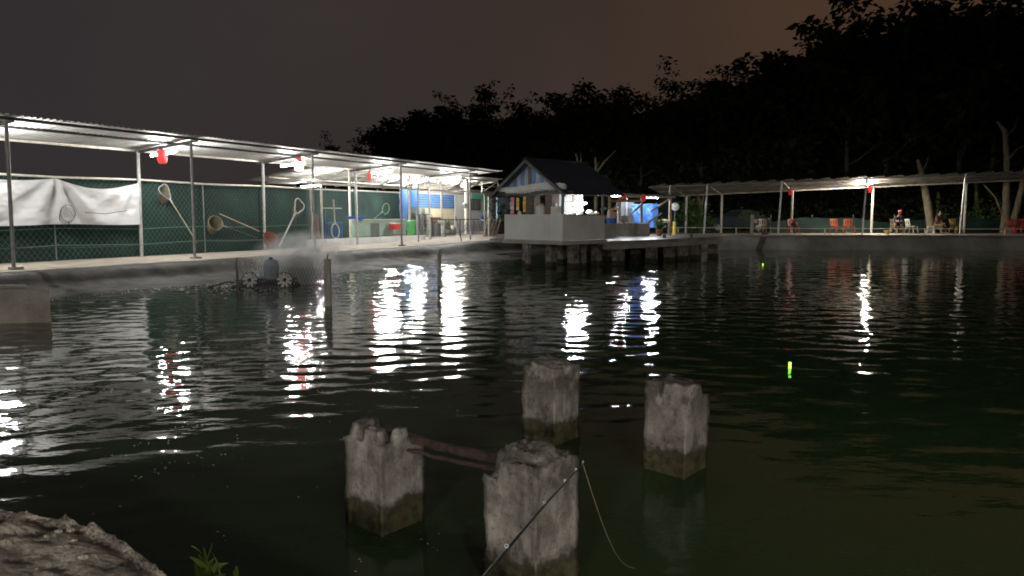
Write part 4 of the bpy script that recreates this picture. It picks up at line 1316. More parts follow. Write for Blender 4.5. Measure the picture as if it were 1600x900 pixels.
# ================================================================== stilt hut
HB = G(879, 383, .85); HB = Vector((HB.x, HB.y, 0))
E1, E2 = Vector((-.698, .716, 0)), Vector((.716, .698, 0))
HL, HM = 2.79, 2.21
def Hp(a, b_, z=0.0):
    return HB + E1 * a + E2 * b_ + Vector((0, 0, z))
H_ANG1, H_ANG2 = math.atan2(E1.y, E1.x), math.atan2(E2.y, E2.x)
def hut():
    root = thing('stilt_hut', Hp(HL / 2, HM / 2, 0), 'small grey-walled kiosk hut on stilts with blue board gable and dark roof', 'hut')
    zf, zw, ze, za = .99, 1.865, 2.60, 3.70
    MB().box(Hp(HL / 2, HM / 2, .92), (HL + .12, HM + .12, .13), H_ANG1).build('floor_slab', M_wallc, root)
    t = .06
    for (a0, a1) in ((0, .585), (.595, HL)):
        MB().box(Hp((a0 + a1) / 2, t / 2, (zf + zw) / 2), (a1 - a0, t, zw - zf), H_ANG1).build('wall_panel', M_greypanel, root)
    for (b0, b1) in ((t + .002, 1.15), (1.16, HM)):
        MB().box(Hp(t / 2, (b0 + b1) / 2, (zf + zw) / 2), (t, b1 - b0, zw - zf), H_ANG1).build('wall_panel', M_greypanel, root)
    MB().box(Hp(HL - t / 2, (t + HM) / 2, (zf + zw) / 2), (t, HM - t - .01, zw - zf), H_ANG1).build('wall_panel', M_greypanel, root)
    M_teal = mat('teal_post_paint', (.10, .28, .24), (.07, .2, .17), .6)
    for (a, b_, m_) in ((.05, .05, M_teal), (HL - .05, .05, M_black), (.05, HM - .05, M_black), (HL - .05, HM - .05, M_wooddk), (HL * .5, HM - .05, M_wooddk)):
        MB().bar(Hp(a, b_, zw + .003), Hp(a, b_, ze + .05), .085, .085).build('post', m_, root)
    # eave beams
    MB().bar(Hp(-.45, -.06, ze - .02), Hp(HL + .95, -.06, ze - .02), .09, .10).build('front_beam', M_wooddk, root)
    MB().bar(Hp(-.05, -.1, ze + .03), Hp(-.05, HM + .5, ze + .03), .08, .08).build('side_beam', M_wooddk, root)
    MB().bar(Hp(HL + .05, -.1, ze + .03), Hp(HL + .05, HM + .5, ze + .03), .08, .08).build('side_beam', M_wooddk, root)
    MB().bar(Hp(HL + .75, -.06, ze - .05), Hp(HL, -.02, ze - .42), .05, .05).build('brace', M_black, root)
    mid = HL / 2
    run = mid + .42; k = (za - (ze - .12)) / run
    zl = ze - .12
    # gable boards, cut to the slope
    cols = [(.24, .44, .82), (.46, .60, .84), (.16, .32, .72), (.60, .66, .74), (.20, .40, .80), (.66, .70, .76), (.18, .38, .80), (.20, .17, .15), (.62, .68, .78), (.22, .42, .80), (.55, .63, .76), (.24, .36, .62), (.44, .55, .74), (.32, .42, .62)]
    n = 14; w0, w1 = .12, HL - .12; g = .008
    for i in range(n):
        a, b_ = w0 + (w1 - w0) * i / n + g, w0 + (w1 - w0) * (i + 1) / n - g
        za_, zb_ = za - k * abs(a - mid) - .07, za - k * abs(b_ - mid) - .07
        bz = ze + .06 + random.uniform(-.02, .02); off = -.03 - random.uniform(0, .015)
        v = [Hp(a, off, bz), Hp(b_, off, bz), Hp(b_, off, zb_), Hp(a, off, za_), Hp(a, off + .02, bz), Hp(b_, off + .02, bz), Hp(b_, off + .02, zb_), Hp(a, off + .02, za_)]
        if min(za_, zb_) < bz + .02: continue
        MB().add(v, [(0, 1, 2, 3), (7, 6, 5, 4), (0, 4, 5, 1), (1, 5, 6, 2), (2, 6, 7, 3), (3, 7, 4, 0)]).build(
            'gable_board', mat('gable_paint_%d' % i, cols[i % 14], tuple(c * .6 for c in cols[i % 14]), .7, 4, stretch=(1, 1, .3)), root)
    for sg in (1, -1):
        MB().bar(Hp(mid, -.36, za - .02), Hp(mid + sg * run, -.36, zl - .02), .03, .11).build('barge_board', M_steeldk, root)
    a0, a1 = -.38, HM + .62
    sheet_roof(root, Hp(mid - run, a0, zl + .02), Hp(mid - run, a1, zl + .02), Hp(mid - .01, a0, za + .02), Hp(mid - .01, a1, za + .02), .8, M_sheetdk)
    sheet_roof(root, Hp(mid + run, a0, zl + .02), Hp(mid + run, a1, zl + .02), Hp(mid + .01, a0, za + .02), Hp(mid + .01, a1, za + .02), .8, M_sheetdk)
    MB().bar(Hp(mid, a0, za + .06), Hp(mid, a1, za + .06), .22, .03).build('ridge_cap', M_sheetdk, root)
    # inside partitions and counter
    MB().box(Hp(1.55, HM - .04, 2.15), (1.15, .04, .95), H_ANG1).build('white_partition', mat('pale_partition', (.44, .44, .43), (.34, .34, .33), .8, 2), root)
    MB().box(Hp(HL - .30, HM - .04, 2.1), (.5, .04, 1.0), H_ANG1).build('timber_partition', M_wooddk, root)
    MB().box(Hp(HL / 2, .28, 1.80), (HL - .2, .36, .04), H_ANG1).build('counter', M_wood, root)
    # stilts
    for (px, Y, w) in ((825, 25.3, .16), (820, 27.4, .14), (861, 26.3, .28), (896, 25.6, .30), (912, 25.6, .14), (932, 27.0, .28)):
        q = DY(px, 400, Y); q.z = 0
        MB().bar(q + Vector((0, 0, -1.2)), q + Vector((0, 0, .852)), w, w, up=E1).build('stilt', M_pile, root)
    # crumpled plastic sheet rolled along the front eave
    def f(u, v):
        a = -.30 + (HL + .36) * u
        ang = v * 2 * math.pi
        rr = .085 * (1 + .35 * fbm((a * 3, math.cos(ang), math.sin(ang)), 2.2)) * (.7 + .5 * math.sin(math.pi * min(1, u * 1.1)) ** .5)
        zc = ze + .165 + .035 * math.sin(a * 2.1 + .5) - .03 * u
        return Hp(a, -.20 + rr * .9 * math.cos(ang), zc + rr * 1.25 * math.sin(ang))
    o = MB().grid(f, 90, 18).build('plastic_sheet', mat('crumpled_plastic', (.86, .86, .85), (.74, .74, .73), .35, 6, bump=.8, bscale=14), None, smooth=False)
    tag(o, 'crumpled white plastic sheet rolled along the front eave of the hut', 'plastic sheet')
hut()
tube_lamp(DY(886, 318.5, 25.9), DY(917, 318.0, 26.0), 'lit cold white tube inside the stilt hut opening', M_tubehut, r=.026, cord=.6)

def hut_goods():
    cols = [(.75, .10, .30), (.80, .35, .45), (.85, .40, .06), (.70, .55, .60), (.85, .55, .10), (.20, .25, .60)]
    def strip(a, b_, ztop, n, w, h, pal, label):
        p = Hp(a, b_, ztop)
        root = thing('snack_packet_strip', (p.x, p.y, ztop - n * h), label, 'snack packets', 'snack packets hung in the hut')
        for i in range(n):
            c = Hp(a + random.uniform(-.01, .01), b_, ztop - (i + .5) * h)
            mb = MB()
            def f(u, v):
                x = (u - .5) * w; z = (v - .5) * h * .94
                bul = .03 * math.sin(math.pi * u) ** .6 * math.sin(math.pi * v) ** .6
                return c + E1 * x - E2 * bul + Vector((0, 0, z))
            mb.grid(f, 6, 6); mb.grid(lambda u, v: f(1 - u, v) + E2 * .04 * math.sin(math.pi * u) ** .6 * math.sin(math.pi * v) ** .6, 6, 6)
            col = cols[pal[i % len(pal)]]
            mb.build('packet', mat('packet_%d' % pal[i % len(pal)], col, tuple(min(1, c_ * 1.5 + .15) for c_ in col), .3, 14), root, smooth=True)
        MB().tube([Hp(a, b_ + .02, ztop - n * h), Hp(a, b_ + .02, 2.62)], .004, 4).build('string', M_black, root)
    strip(2.56, .16, 2.48, 4, .20, .15, (0, 1, 3, 0), 'strip of pink snack packets hanging at the far end of the hut opening')
    strip(2.30, .18, 2.46, 3, .15, .15, (4, 2, 4), 'strip of orange snack packets hanging beside the pink ones')
    strip(2.12, .34, 2.50, 4, .14, .14, (2, 4, 2), 'dim strip of amber snack packets behind the counter')
    def jar(a, b_, r, h, m_, label, lid=M_red):
        c = Hp(a, b_, 1.823)
        root = thing('counter_jar', c, label, 'jar', 'jars on the hut counter')
        MB().lathe(c, [(r * .9, 0), (r, .02), (r, h * .75), (r * .7, h * .85)], 12).build('body', m_, root, smooth=True)
        MB().lathe(c, [(r * .72, h * .86), (r * .74, h), (r * .3, h + .004)], 12).build('lid', lid, root)
    jar(2.32, .3, .07, .16, M_white, 'small white jar on the hut counter under the orange packets', M_white)
    jar(1.25, .25, .16, .42, M_white, 'big cream jar standing on the middle of the hut counter', M_wood)
    jar(.62, .25, .11, .38, M_white, 'white bottle-shaped jar near the teal corner post', M_steelgr)
    jar(.42, .3, .12, .30, M_white, 'squat white jar closest to the teal corner post', M_white)
    for (a, w, z0, z1, m_, lb) in ((1.82, .40, 1.823, 2.5, M_wooddk, 'dark wooden cabinet on the hut counter'), (.92, .30, 1.823, 2.55, mat('brown_card', (.22, .16, .11), (.16, .12, .08), .8), 'upright brown carton on the hut counter')):
        c = Hp(a, .45, 0)
        root = thing('counter_cabinet' if 'cabinet' in lb else 'carton', Hp(a, .45, z0), lb, 'cabinet' if 'cabinet' in lb else 'carton')
        MB().box(Hp(a, .45, (z0 + z1) / 2), (w, .3, z1 - z0), H_ANG1).build('body', m_, root)
        MB().box(Hp(a, .28, (z0 + z1) / 2), (w * .86, .02, (z1 - z0) * .9), H_ANG1).build('front_panel', m_, root)
    # goods seen in the side opening
    for i, (px, py, rr, h, lb) in enumerate(((897, 334, .10, .22, 'brown-white teapot on the side counter of the hut'), (908, 334, .09, .30, 'white bottle on the side counter of the hut'), (922, 334, .16, .16, 'pile of white bowls on the side counter of the hut'), (931, 335, .13, .10, 'low white dish at the end of the side counter of the hut'))):
        c = DY(px, py, 26.1); c.z = 1.868
        root = thing('white_crockery', c, lb, 'crockery', 'crockery on the hut side counter')
        MB().lathe(c, [(rr * .6, 0), (rr, h * .35), (rr * .95, h * .6), (rr * .45, h * .85), (rr * .4, h)], 12).build('body', M_white, root, smooth=True)
    tag(MB().box(Hp(.12, 1.2, 1.845), (.3, 1.9, .04), H_ANG1).build('side_shelf', M_wood), 'narrow shelf board along the side opening of the hut', 'shelf')
hut_goods()

# ================================================================== jetty on piles
def jetty():
    ring = [Hp(0.1, HM + .08), Vector((4.3, 27.2, 0)), Vector((9.05, 32.1, 0)), Vector((9.6, 33.4, 0)), Vector((9.3, 40.0, 0)), Vector((4.8, 40.0, 0)), Vector((-0.6, 34.5, 0)), Vector((-.9, 29.6, 0)), Hp(HL, HM + .08)]
    root = thing('jetty', (5.5, 33, 0), 'worn concrete jetty deck on square piles running from the hut to the far bank', 'jetty')
    zt, zb = .905, .79
    n = len(ring)
    vs = [(p.x, p.y, zt) for p in ring] + [(p.x, p.y, zb) for p in ring]
    fs = [tuple(range(n)), tuple(range(2 * n - 1, n - 1, -1))] + [(i, i + n, (i + 1) % n + n, (i + 1) % n) for i in range(n)]
    MB().add(vs, fs).build('deck', mat('wet_deck_concrete', (.34, .32, .28), (.17, .155, .13), .38, 1.3, bump=.3, bscale=9), root)
    for (x0, y0, x1, y1) in ((3.35, 26.3, 9.0, 32.15), (3.0, 28.4, 7.6, 33.6)):
        MB().bar((x0, y0, .70), (x1, y1, .70), .24, .17).build('edge_beam', M_wallc, root)
    front = [967, 1019, 1047, 1068, 1088, 1115]
    for px in front:
        u = (px - 800) / FOC
        # along the front edge line
        a, b_ = Vector((3.4, 26.4)), Vector((9.05, 32.3))
        t = (u * a.y - a.x) / ((b_.x - a.x) - u * (b_.y - a.y))
        p = a.lerp(b_, t)
        p = Vector((p.x, p.y + .12, 0))
        MB().bar(p + Vector((0, 0, -1.3)), p + Vector((0, 0, .788)), .33, .33, up=(.7, -.7, 0)).build('pile', M_pile, root)
    for px in (880, 950, 993, 1035):
        u = (px - 800) / FOC
        a, b_ = Vector((2.4, 28.6)), Vector((7.9, 34.4))
        t = (u * a.y - a.x) / ((b_.x - a.x) - u * (b_.y - a.y))
        p = a.lerp(b_, t); p = Vector((p.x, p.y, 0))
        MB().bar(p + Vector((0, 0, -1.3)), p + Vector((0, 0, .788)), .33, .33, up=(.7, -.7, 0)).build('pile', M_pile, root)
    for px in (1038, 1080):
        p = G(px, 372, .905)
        MB().tube([p, p + Vector((0, 0, .16))], .07, 8).build('bollard', M_steeldk, root)
jetty()

# ================================================================== open kitchen on the jetty
DECK = .905
def kitchen():
    root = thing('timber_kitchen_shelter', (5.9, 34.3, DECK), 'open timber kitchen shelter with diagonal braces on the jetty', 'shelter')
    Yf = 34.0
    zt = 2.72
    posts = [(952, 33.6), (968, 34.0), (1002, 34.4), (1047, 35.0)]
    P = []
    for px, Y in posts:
        p = DY(px, 350, Y); P.append(Vector((p.x, p.y, 0)))
    for p in P:
        MB().bar(p + Vector((0, 0, DECK)), p + Vector((0, 0, zt)), .11, .11).build('post', M_wood, root)
    for a, b_ in ((0, 1), (1, 2)):
        MB().bar(P[a] + Vector((0, -.08, 2.50)), P[b_] + Vector((0, -.08, 2.50)), .05, .11).build('cross_rail', M_wood, root)
    MB().bar(P[2] + Vector((-.9, -.05, zt + .02)), P[3] + Vector((.2, -.05, zt - .02)), .06, .10).build('eave_beam', M_wood, root)
    for a, h0, h1, dx in ((1, 2.45, 1.75, -.65), (2, 2.35, 1.60, -.85), (3, 2.68, 2.0, -.95), (2, 1.30, 1.95, .9)):
        MB().bar(P[a] + Vector((0, -.1, h0)), P[a] + Vector((dx, -.1 - .1 * dx, h1)), .05, .09).build('brace', M_wood, root)
    a0, a1 = P[0] + Vector((-.5, -.5, zt + .14)), P[3] + Vector((.35, -.5, zt + .02))
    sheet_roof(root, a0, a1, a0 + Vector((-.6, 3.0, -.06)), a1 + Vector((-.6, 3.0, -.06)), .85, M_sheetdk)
    # low wall of concrete panels, the boards the photograph shows side by side
    wall = thing('kitchen_wall', (5.2, 33.3, DECK), 'low grey concrete panel wall in front of the kitchen', 'low wall')
    xs = [944, 961.5, 982, 989.5, 995.5, 1015]
    for i in range(5):
        y0 = 33.0 + i * .1
        a, b_ = DY(xs[i] + .4, 360, y0), DY(xs[i + 1] - .4, 360, y0 + .1)
        MB().bar(Vector((a.x, a.y, DECK + .29)), Vector((b_.x, b_.y, DECK + .29)), .10, .57 + random.uniform(-.015, .015)).build('panel', M_wallc, wall)
    zc = DECK + .585
    def pot(px, Y, prof, m_, name, label, cat, z=zc):
        p = DY(px, 350, Y); c = Vector((p.x, p.y, z))
        r = thing(name, c, label, cat)
        MB().lathe(c, prof, 14).build('body', m_, r, smooth=False)
        return r, c
    M_org = mat('orange_plastic', (.75, .38, .16), (.65, .3, .12), .5)
    M_bas = mat('bright_blue_plastic', (.05, .20, .70), (.04, .15, .55), .4)
    shelf = thing('kitchen_shelf', DY(955, 352, 33.45), 'narrow plank shelf behind the kitchen wall', 'shelf')
    a, b_ = DY(945, 352, 33.4), DY(1013, 352, 33.8)
    MB().bar(Vector((a.x, a.y, zc - .03)), Vector((b_.x, b_.y, zc - .03)), .42, .04).build('plank', M_wood, shelf)
    for q in (a.lerp(b_, .1), a.lerp(b_, .9)):
        MB().bar(Vector((q.x, q.y, DECK)), Vector((q.x, q.y, zc - .05)), .07, .07).build('leg', M_wood, shelf)
    pot(954.5, 33.35, [(.17, 0), (.22, .20), (.24, .21), (.24, .24), (.19, .20)], M_bas, 'blue_basin', 'bright blue basin on the kitchen shelf next to the hut', 'basin')
    pot(951.5, 33.55, [(.07, 0), (.08, .02), (.08, .5), (.05, .58), (.05, .62)], M_white, 'white_jug', 'tall white jug behind the bright blue basin', 'jug')
    pot(958.5, 33.55, [(.10, .22), (.12, .24), (.13, .48), (.14, .5), (.13, .52)], M_org, 'orange_pot', 'orange plastic pot behind the bright blue basin', 'pot')
    for i in range(3):
        pot(985, 33.6, [(.15, 0), (.18, .10), (.19, .105), (.19, .115)], M_white, 'white_tub', ('lowest white tub of the stack on the kitchen shelf', 'middle white tub of the stack on the kitchen shelf', 'top white tub of the stack on the kitchen shelf')[i], 'tub', zc + i * .105)
    p = DY(975, 350, 33.6); c = Vector((p.x, p.y, zc))
    tag(MB().ball(c + Vector((0, 0, .17)), (.20, .15, .17), 12, 8).build('cloth_bundle', mat('grey_pink_cloth', (.45, .38, .36), (.3, .25, .24), .9, 12, bump=.6), None, smooth=True), 'grey bundled cloth sack on the kitchen shelf beside the white tubs', 'bundle')
    for px, py, m_, lb in ((944.5, 326, M_mint, 'mint bowl hanging at the hut end of the kitchen'), (957.5, 327, M_org, 'orange bowl hanging in the kitchen'), (963.5, 327, M_white, 'white ladle hanging in the kitchen')):
        c = DY(px, py, 33.7)
        r = thing('hanging_bowl', c, lb, 'bowl', 'bowls hanging in the kitchen')
        MB().lathe(c, [(.05, -.04), (.10, .0), (.12, .05), (.125, .05), (.10, .01)], 12).build('bowl', m_, r)
        MB().tube([c + Vector((0, 0, .02)), Vector((c.x, c.y, 2.46))], .02 if 'ladle' in lb else .006, 5).build('hook', m_ if 'ladle' in lb else M_black, r)
    # blue sheet behind
    a, b_ = DY(988, 340, 36.2), DY(1028.5, 340, 36.6)
    def f(u, v):
        p = a.lerp(b_, u)
        zb_ = Z_at(np.interp(u, [0, .35, .45, .6, 1], [352, 352, 353, 356, 356]), p.y); zt_ = Z_at(319 - 1 * u, p.y)
        z = zb_ + (zt_ - zb_) * v
        return Vector((p.x, p.y + .10 * math.sin(u * 13 + v * 2) * (1 - v * .5) + .06 * fbm((u * 4, v * 3, 1), 1.6), z))
    tag(MB().grid(f, 36, 20).build('blue_sheet', M_blue, None, smooth=True), 'bright blue tarpaulin sheet hung behind the kitchen braces', 'tarpaulin')
    a, b_ = DY(964, 340, 36.9), DY(990, 340, 36.9)
    MB().bar(Vector((a.x, a.y, 1.75)), Vector((b_.x, b_.y, 1.75)), .05, 1.65, ).build('grey_partition', mat('grey_blue_sheet', (.13, .15, .19), (.09, .10, .13), .6), root)
    p = DY(979, 340, 36.8)
    MB().bar(Vector((p.x, p.y, DECK)), Vector((p.x, p.y, 2.9)), .09, .09).build('back_post', M_steelgr, root)
    # table with odds and ends, plant pot, yellow post, round fan
    c = DY(1036, 362, 35.2); c.z = DECK
    t = thing('kitchen_table', c, 'small light table beside the blue tarpaulin sheet', 'table')
    MB().box(c + Vector((0, 0, .62)), (.62, .5, .05)).build('top', M_cream, t)
    for a_ in (-.26, .26):
        for b__ in (-.2, .2):
            MB().bar(c + Vector((a_, b__, 0)), c + Vector((a_, b__, .6)), .04, .04).build('leg', M_steelgr, t)
    tag(MB().ball(c + Vector((0, 0, .70)), (.25, .17, .055), 12, 6).build('folded_sacking', mat('pale_sacking', (.55, .50, .33), (.42, .38, .24), .9, 14)), 'folded pale sacking lying on the small kitchen table', 'sacking')
    c = DY(1030, 367, 34.2); c.z = DECK
    t = thing('potted_plant', c, 'leafy plant in a terracotta pot on the jetty by the kitchen', 'plant')
    MB().lathe(c, [(.10, 0), (.15, .24), (.17, .25), (.17, .29), (.14, .27)], 14).build('pot', mat('terracotta', (.42, .17, .08), (.3, .12, .06), .8), t)
    mb = MB(); r = random.Random(5)
    for i in range(70):
        a_ = r.uniform(0, 6.28); L = r.uniform(.15, .6); b0 = c + Vector((0, 0, .28))
        tip = b0 + Vector((math.cos(a_) * L * .7, math.sin(a_) * L * .5, L * r.uniform(.3, 1.3))); s_ = Vector((-math.sin(a_), math.cos(a_), .3)) * .04
        mid = b0.lerp(tip, .6)
        mb.add([b0, mid + s_, tip, mid - s_], [(0, 1, 2, 3)])
    mb.build('leaves', M_leaflit, t)
    c = DY(1053.5, 362, 36.5); c.z = DECK
    tag(MB().tube([c, c + Vector((0, 0, .62))], [.09, .08], 9).build('yellow_bollard', mat('yellow_plastic', (.62, .48, .08), (.5, .38, .05), .5)), 'short yellow bollard standing on the deck past the kitchen', 'bollard')
    c = DY(1055, 323, 37.5)
    t = thing('round_fan', (c.x, c.y, DECK), 'round pale fan head on a thin stand beyond the kitchen', 'fan')
    Mf = Matrix.Rotation(R(90), 4, 'X')
    MB().lathe(c, [(.02, -.05), (.19, -.04), (.21, 0), (.19, .04), (.02, .05)], 16, Mf).build('guard', M_white, t, smooth=True)
    MB().tube([c + Vector((0, .04, -.1)), Vector((c.x - .03, c.y + .04, DECK + .02))], .02, 6).build('stand', M_steelgr, t)
    MB().lathe(Vector((c.x, c.y + .04, DECK)), [(.2, 0), (.18, .03), (.03, .05)], 14).build('foot', M_steelgr, t)
kitchen()
lantern(DY(974.5, 307, 33.8), .26, .26, 'round red lantern at the hut end of the kitchen shelter', .06)
lantern(DY(1005.5, 309.5, 34.2), .30, .26, 'red lantern hanging against the second kitchen post', .06)
tube_lamp(DY(955, 306, 35.6), DY(985, 306, 35.4), 'lit tube under the kitchen roof behind the round lantern', M_tubehut)
tube_lamp(DY(1001, 308, 35.3), DY(1028, 309, 35.4), 'lit tube under the kitchen roof above the blue sheet', M_tubehut)
def wall_lamp():
    c = WP(722, 291, -4.9)
    r = thing('wall_lamp', c, 'small lit bulb lamp on the thick white column', 'lamp')
    MB().ball(c, .06, 10, 7).build('bulb', mat('lit_bulb', (.9, .9, .9), None, .5, emit=(1, .95, .88), emit_s=60.0), r, smooth=True)
    MB().lathe(c + Vector((0, 0, .05)), [(.13, 0), (.05, .08), (.04, .10)], 12).build('shade', M_white, r)
    MB().bar(c + Vector((0, 0, .13)), c + Vector((.12, .3, .13)), .03, .03).build('bracket', M_steelgr, r)
    c = WP(726, 321, -5.15)
    r = thing('wall_fan', c, 'small round fan fixed to the thick white column', 'fan')
    Mf = Matrix.Rotation(R(90), 4, 'X')
    MB().lathe(c, [(.02, -.06), (.16, -.05), (.18, 0), (.16, .05), (.02, .06)], 14, Mf).build('guard', M_steelgr, r, smooth=True)
    MB().tube([c, c + Vector((.05, .25, 0))], .03, 6).build('arm', M_white, r)
wall_lamp()

# ================================================================== far bank canopy
ZFB = .815
def far_canopy():
    Yf, Yb = 40.45, 42.9
    root = thing('far_bank_canopy', (20, 41.6, ZFB), 'long weathered metal canopy on posts along the far bank', 'canopy')
    a0, a1 = DY(1012, 290.5, Yf), DY(1720, 262.5, Yf)
    b0, b1 = DY(1043, 306.5, Yb), DY(1720, 275.5, Yb)
    sheet_roof(root, a0, a1, b0, b1, 1.0, M_sheetold)
    def at_x(p, q, x):
        t = (x - p.x) / (q.x - p.x); return p.lerp(q, t)
    for px in (1046, 1104, 1220, 1352, 1505, 1660):
        x = DY(px, 365, Yf).x
        top = at_x(a0, a1, x)
        MB().tube([(x - .10 if px > 1050 else x, Yf + .15, ZFB), (x, Yf + .1, top.z - .04)], .055, 8).build('post', M_galv, root)
        top2 = at_x(b0, b1, x + 1.45)
        MB().tube([(x + 1.45, Yb - .12, ZFB), (x + 1.45, Yb - .12, top2.z - .02)], .065, 8).build('post', M_steelpaint, root)
        MB().bar((x, Yf + .02, top.z - .05), (x + 1.45, Yb, top2.z - .05), .06, .08).build('rafter', M_steelpaint, root)
    for t, m_ in ((.06, M_steelgr), (.5, M_steelgr), (.95, M_steelpaint)):
        p, q = a0.lerp(b0, t), a1.lerp(b1, t)
        MB().bar(p - Vector((0, 0, .04)), q - Vector((0, 0, .04)), .05, .07).build('purlin', m_, root)
far_canopy()
p = DY(1358, 287.5, 41.6)
tube_lamp(p + Vector((-.10, -.62, .05)), p + Vector((.12, .62, -.03)), 'lit fluorescent tube under the far bank canopy', M_tubefar, r=.024)
lantern(DY(1360, 296, 41.0), .36, .26, 'red lantern hanging just under the tube of the far canopy', .12)
lantern(DY(1235.5, 300, 42.0), .36, .24, 'unlit red lantern on a post of the far canopy left of the lamp', .10)

def pipe_rail():
    root = thing('pipe_railing', (20, 40.3, ZFB), 'thin horizontal pipe railing along the edge of the far bank', 'railing')
    x0, x1 = DY(1046, 357, 40.6).x, 33
    z = ZFB + .33
    MB().tube([(x0, 40.62, z + .04), (x0 + 4.7, 40.4, z + .02), (16, 40.15, z), (24, 39.75, z - .02), (x1, 39.4, z - .02)], .022, 7).build('rail', M_steelpaint, root)
    for px in (1062, 1152, 1288, 1440, 1560):
        x = DY(px, 357, 40.2).x
        y = np.interp(x, [x0, 16, 24, x1], [40.6, 40.15, 39.75, 39.4])
        MB().bar((x, y, ZFB), (x, y, z), .06, .06).build('post', M_steelpaint, root)
pipe_rail()

def marker_post():
    p = G(1174, 390, 0)
    root = thing('marker_post', (p.x, p.y, 0), 'square white concrete post standing in the water before the far wall', 'post')
    MB().bar((p.x, p.y, -1), (p.x, p.y, Z_at(335.5, p.y)), .14, .14).build('shaft', M_coping, root)
    c = DY(1180.5, 345.5, p.y - .02)
    MB().box(c, (.20, .05, .20)).build('sign_plate', M_white, root)
    t = thing('post_plant', (p.x, p.y, Z_at(335.5, p.y)), 'tuft of yellow green leaves growing behind the white marker post', 'plant')
    mb = MB(); r = random.Random(9)
    for i in range(90):
        c = Vector((p.x + r.gauss(.15, .38), p.y + .8 + r.gauss(0, .3), Z_at(340, p.y) + r.gauss(.05, .2)))
        a = r.uniform(0, 6.28); v = Vector((math.cos(a), .4 * math.sin(a), math.sin(a))) * .09; w = Vector((-v.z, 0, v.x)) * .4
        mb.add([c - v, c + w, c + v, c - w], [(0, 1, 2, 3)])
    mb.build('leaves', M_leaflit, t)
    MB().tube([(p.x + .15, p.y + .8, .8), (p.x + .1, p.y + .8, Z_at(340, p.y))], .02, 5).build('stem', M_barkdk, t)
    a, b_ = G(1186, 391, 0), DY(1196, 362, 39.9)
    tag(MB().bar(a + Vector((0, .15, -.1)), b_, .30, .06, up=(0, -1, .3)).build('plank', M_wooddk), 'grey plank leaning from the water onto the far wall', 'plank')
marker_post()

# ================================================================== plastic chairs
def chair_mesh(root, m_):
    """monobloc chair, origin on the ground, facing -y"""
    seat = MB()
    def f(u, v):
        x = (u - .5) * .46; y = -.22 + .44 * v
        return Vector((x, y, .43 + .02 * math.cos(u * math.pi * 2) - .03 * v + (.015 if v < .06 else 0)))
    seat.grid(f, 6, 6); seat.grid(lambda u, v: f(1 - u, v) - Vector((0, 0, .02)), 6, 6)
    seat.build('seat', m_, root, local=True)
    back = MB()
    def B(x, z):
        return Vector((x, .22 + (z - .42) * .24 - .10 * (x / .24) ** 2 * .5, z))
    for (x0, x1, z0, z1) in ((-.24, .24, .76, .84), (-.24, .24, .46, .53), (-.24, -.17, .53, .76), (.17, .24, .53, .76), (-.10, -.04, .53, .76), (.04, .10, .53, .76)):
        k = 6 if x1 - x0 > .2 else 1
        for i in range(k):
            a, b_ = x0 + (x1 - x0) * i / k, x0 + (x1 - x0) * (i + 1) / k
            v = [B(a, z0), B(b_, z0), B(b_, z1), B(a, z1)]
            q = [p + Vector((0, .02, 0)) for p in v]
            back.add(v + q, [(0, 1, 2, 3), (7, 6, 5, 4), (0, 4, 5, 1), (1, 5, 6, 2), (2, 6, 7, 3), (3, 7, 4, 0)])
    back.build('backrest', m_, root, local=True)
    for sx in (-1, 1):
        for (y0, y1) in ((-.20, -.26), (.20, .27)):
            MB().tube([(sx * .20, y0, .42), (sx * .25, y1, 0)], [.033, .024], 6).build('leg', m_, root, local=True)
def chair(px, Y, rz, m_, label, z=ZFB, scale=1.0, group='plastic chairs on the far bank'):
    p = DY(px, 360, Y)
    root = thing('plastic_chair', (p.x, p.y, z), label, 'chair', group, rz)
    chair_mesh(root, m_); root.scale = (scale,) * 3
    return root
M_chO = mat('orange_chair', (.62, .16, .07), (.5, .12, .05), .45)
M_chR = mat('red_chair', (.60, .06, .06), (.48, .05, .05), .45)
M_chW = mat('white_chair', (.62, .60, .54), (.5, .48, .43), .5)
M_chY = mat('yellow_chair', (.58, .38, .10), (.48, .3, .08), .5)
M_chB = mat('beige_chair', (.46, .36, .24), (.36, .28, .18), .5)
chair(1195, 41.6, 0.2, M_chB, 'beige plastic chair behind the leaning plank')
chair(1240, 41.4, 0.1, M_chR, 'red plastic chair with a dark bag beside the canopy post')
chair(1307, 41.2, 0.25, M_chO, 'left one of two orange chairs standing together on the far bank')
chair(1327, 41.1, -0.1, M_chO, 'right one of two orange chairs standing together on the far bank')
chair(1424, 41.0, R(90), M_chW, 'white plastic chair turned sideways next to the red-capped person')
chair(1459, 41.3, R(-78), M_chW, 'white plastic chair carrying the person in a maroon shirt', scale=1.0)
chair(1401, 41.3, R(20), M_chB, 'dim plastic chair under the red-capped person')
chair(1494, 41.2, 0.35, M_chY, 'yellow plastic chair beside the far canopy post')
chair(1584, 41.0, 0.3, M_chR, 'red plastic chair by the leaning tree trunk, further from the edge')
chair(1599, 40.9, -0.1, M_chR, 'red plastic chair cut by the picture edge')
p = DY(1240, 353, 41.35)
tag(MB().ball((p.x, 41.25, ZFB + .55), (.20, .09, .14), 10, 7).build('dark_bag', M_black, None, smooth=True), 'dark bag hung over the red chair', 'bag')
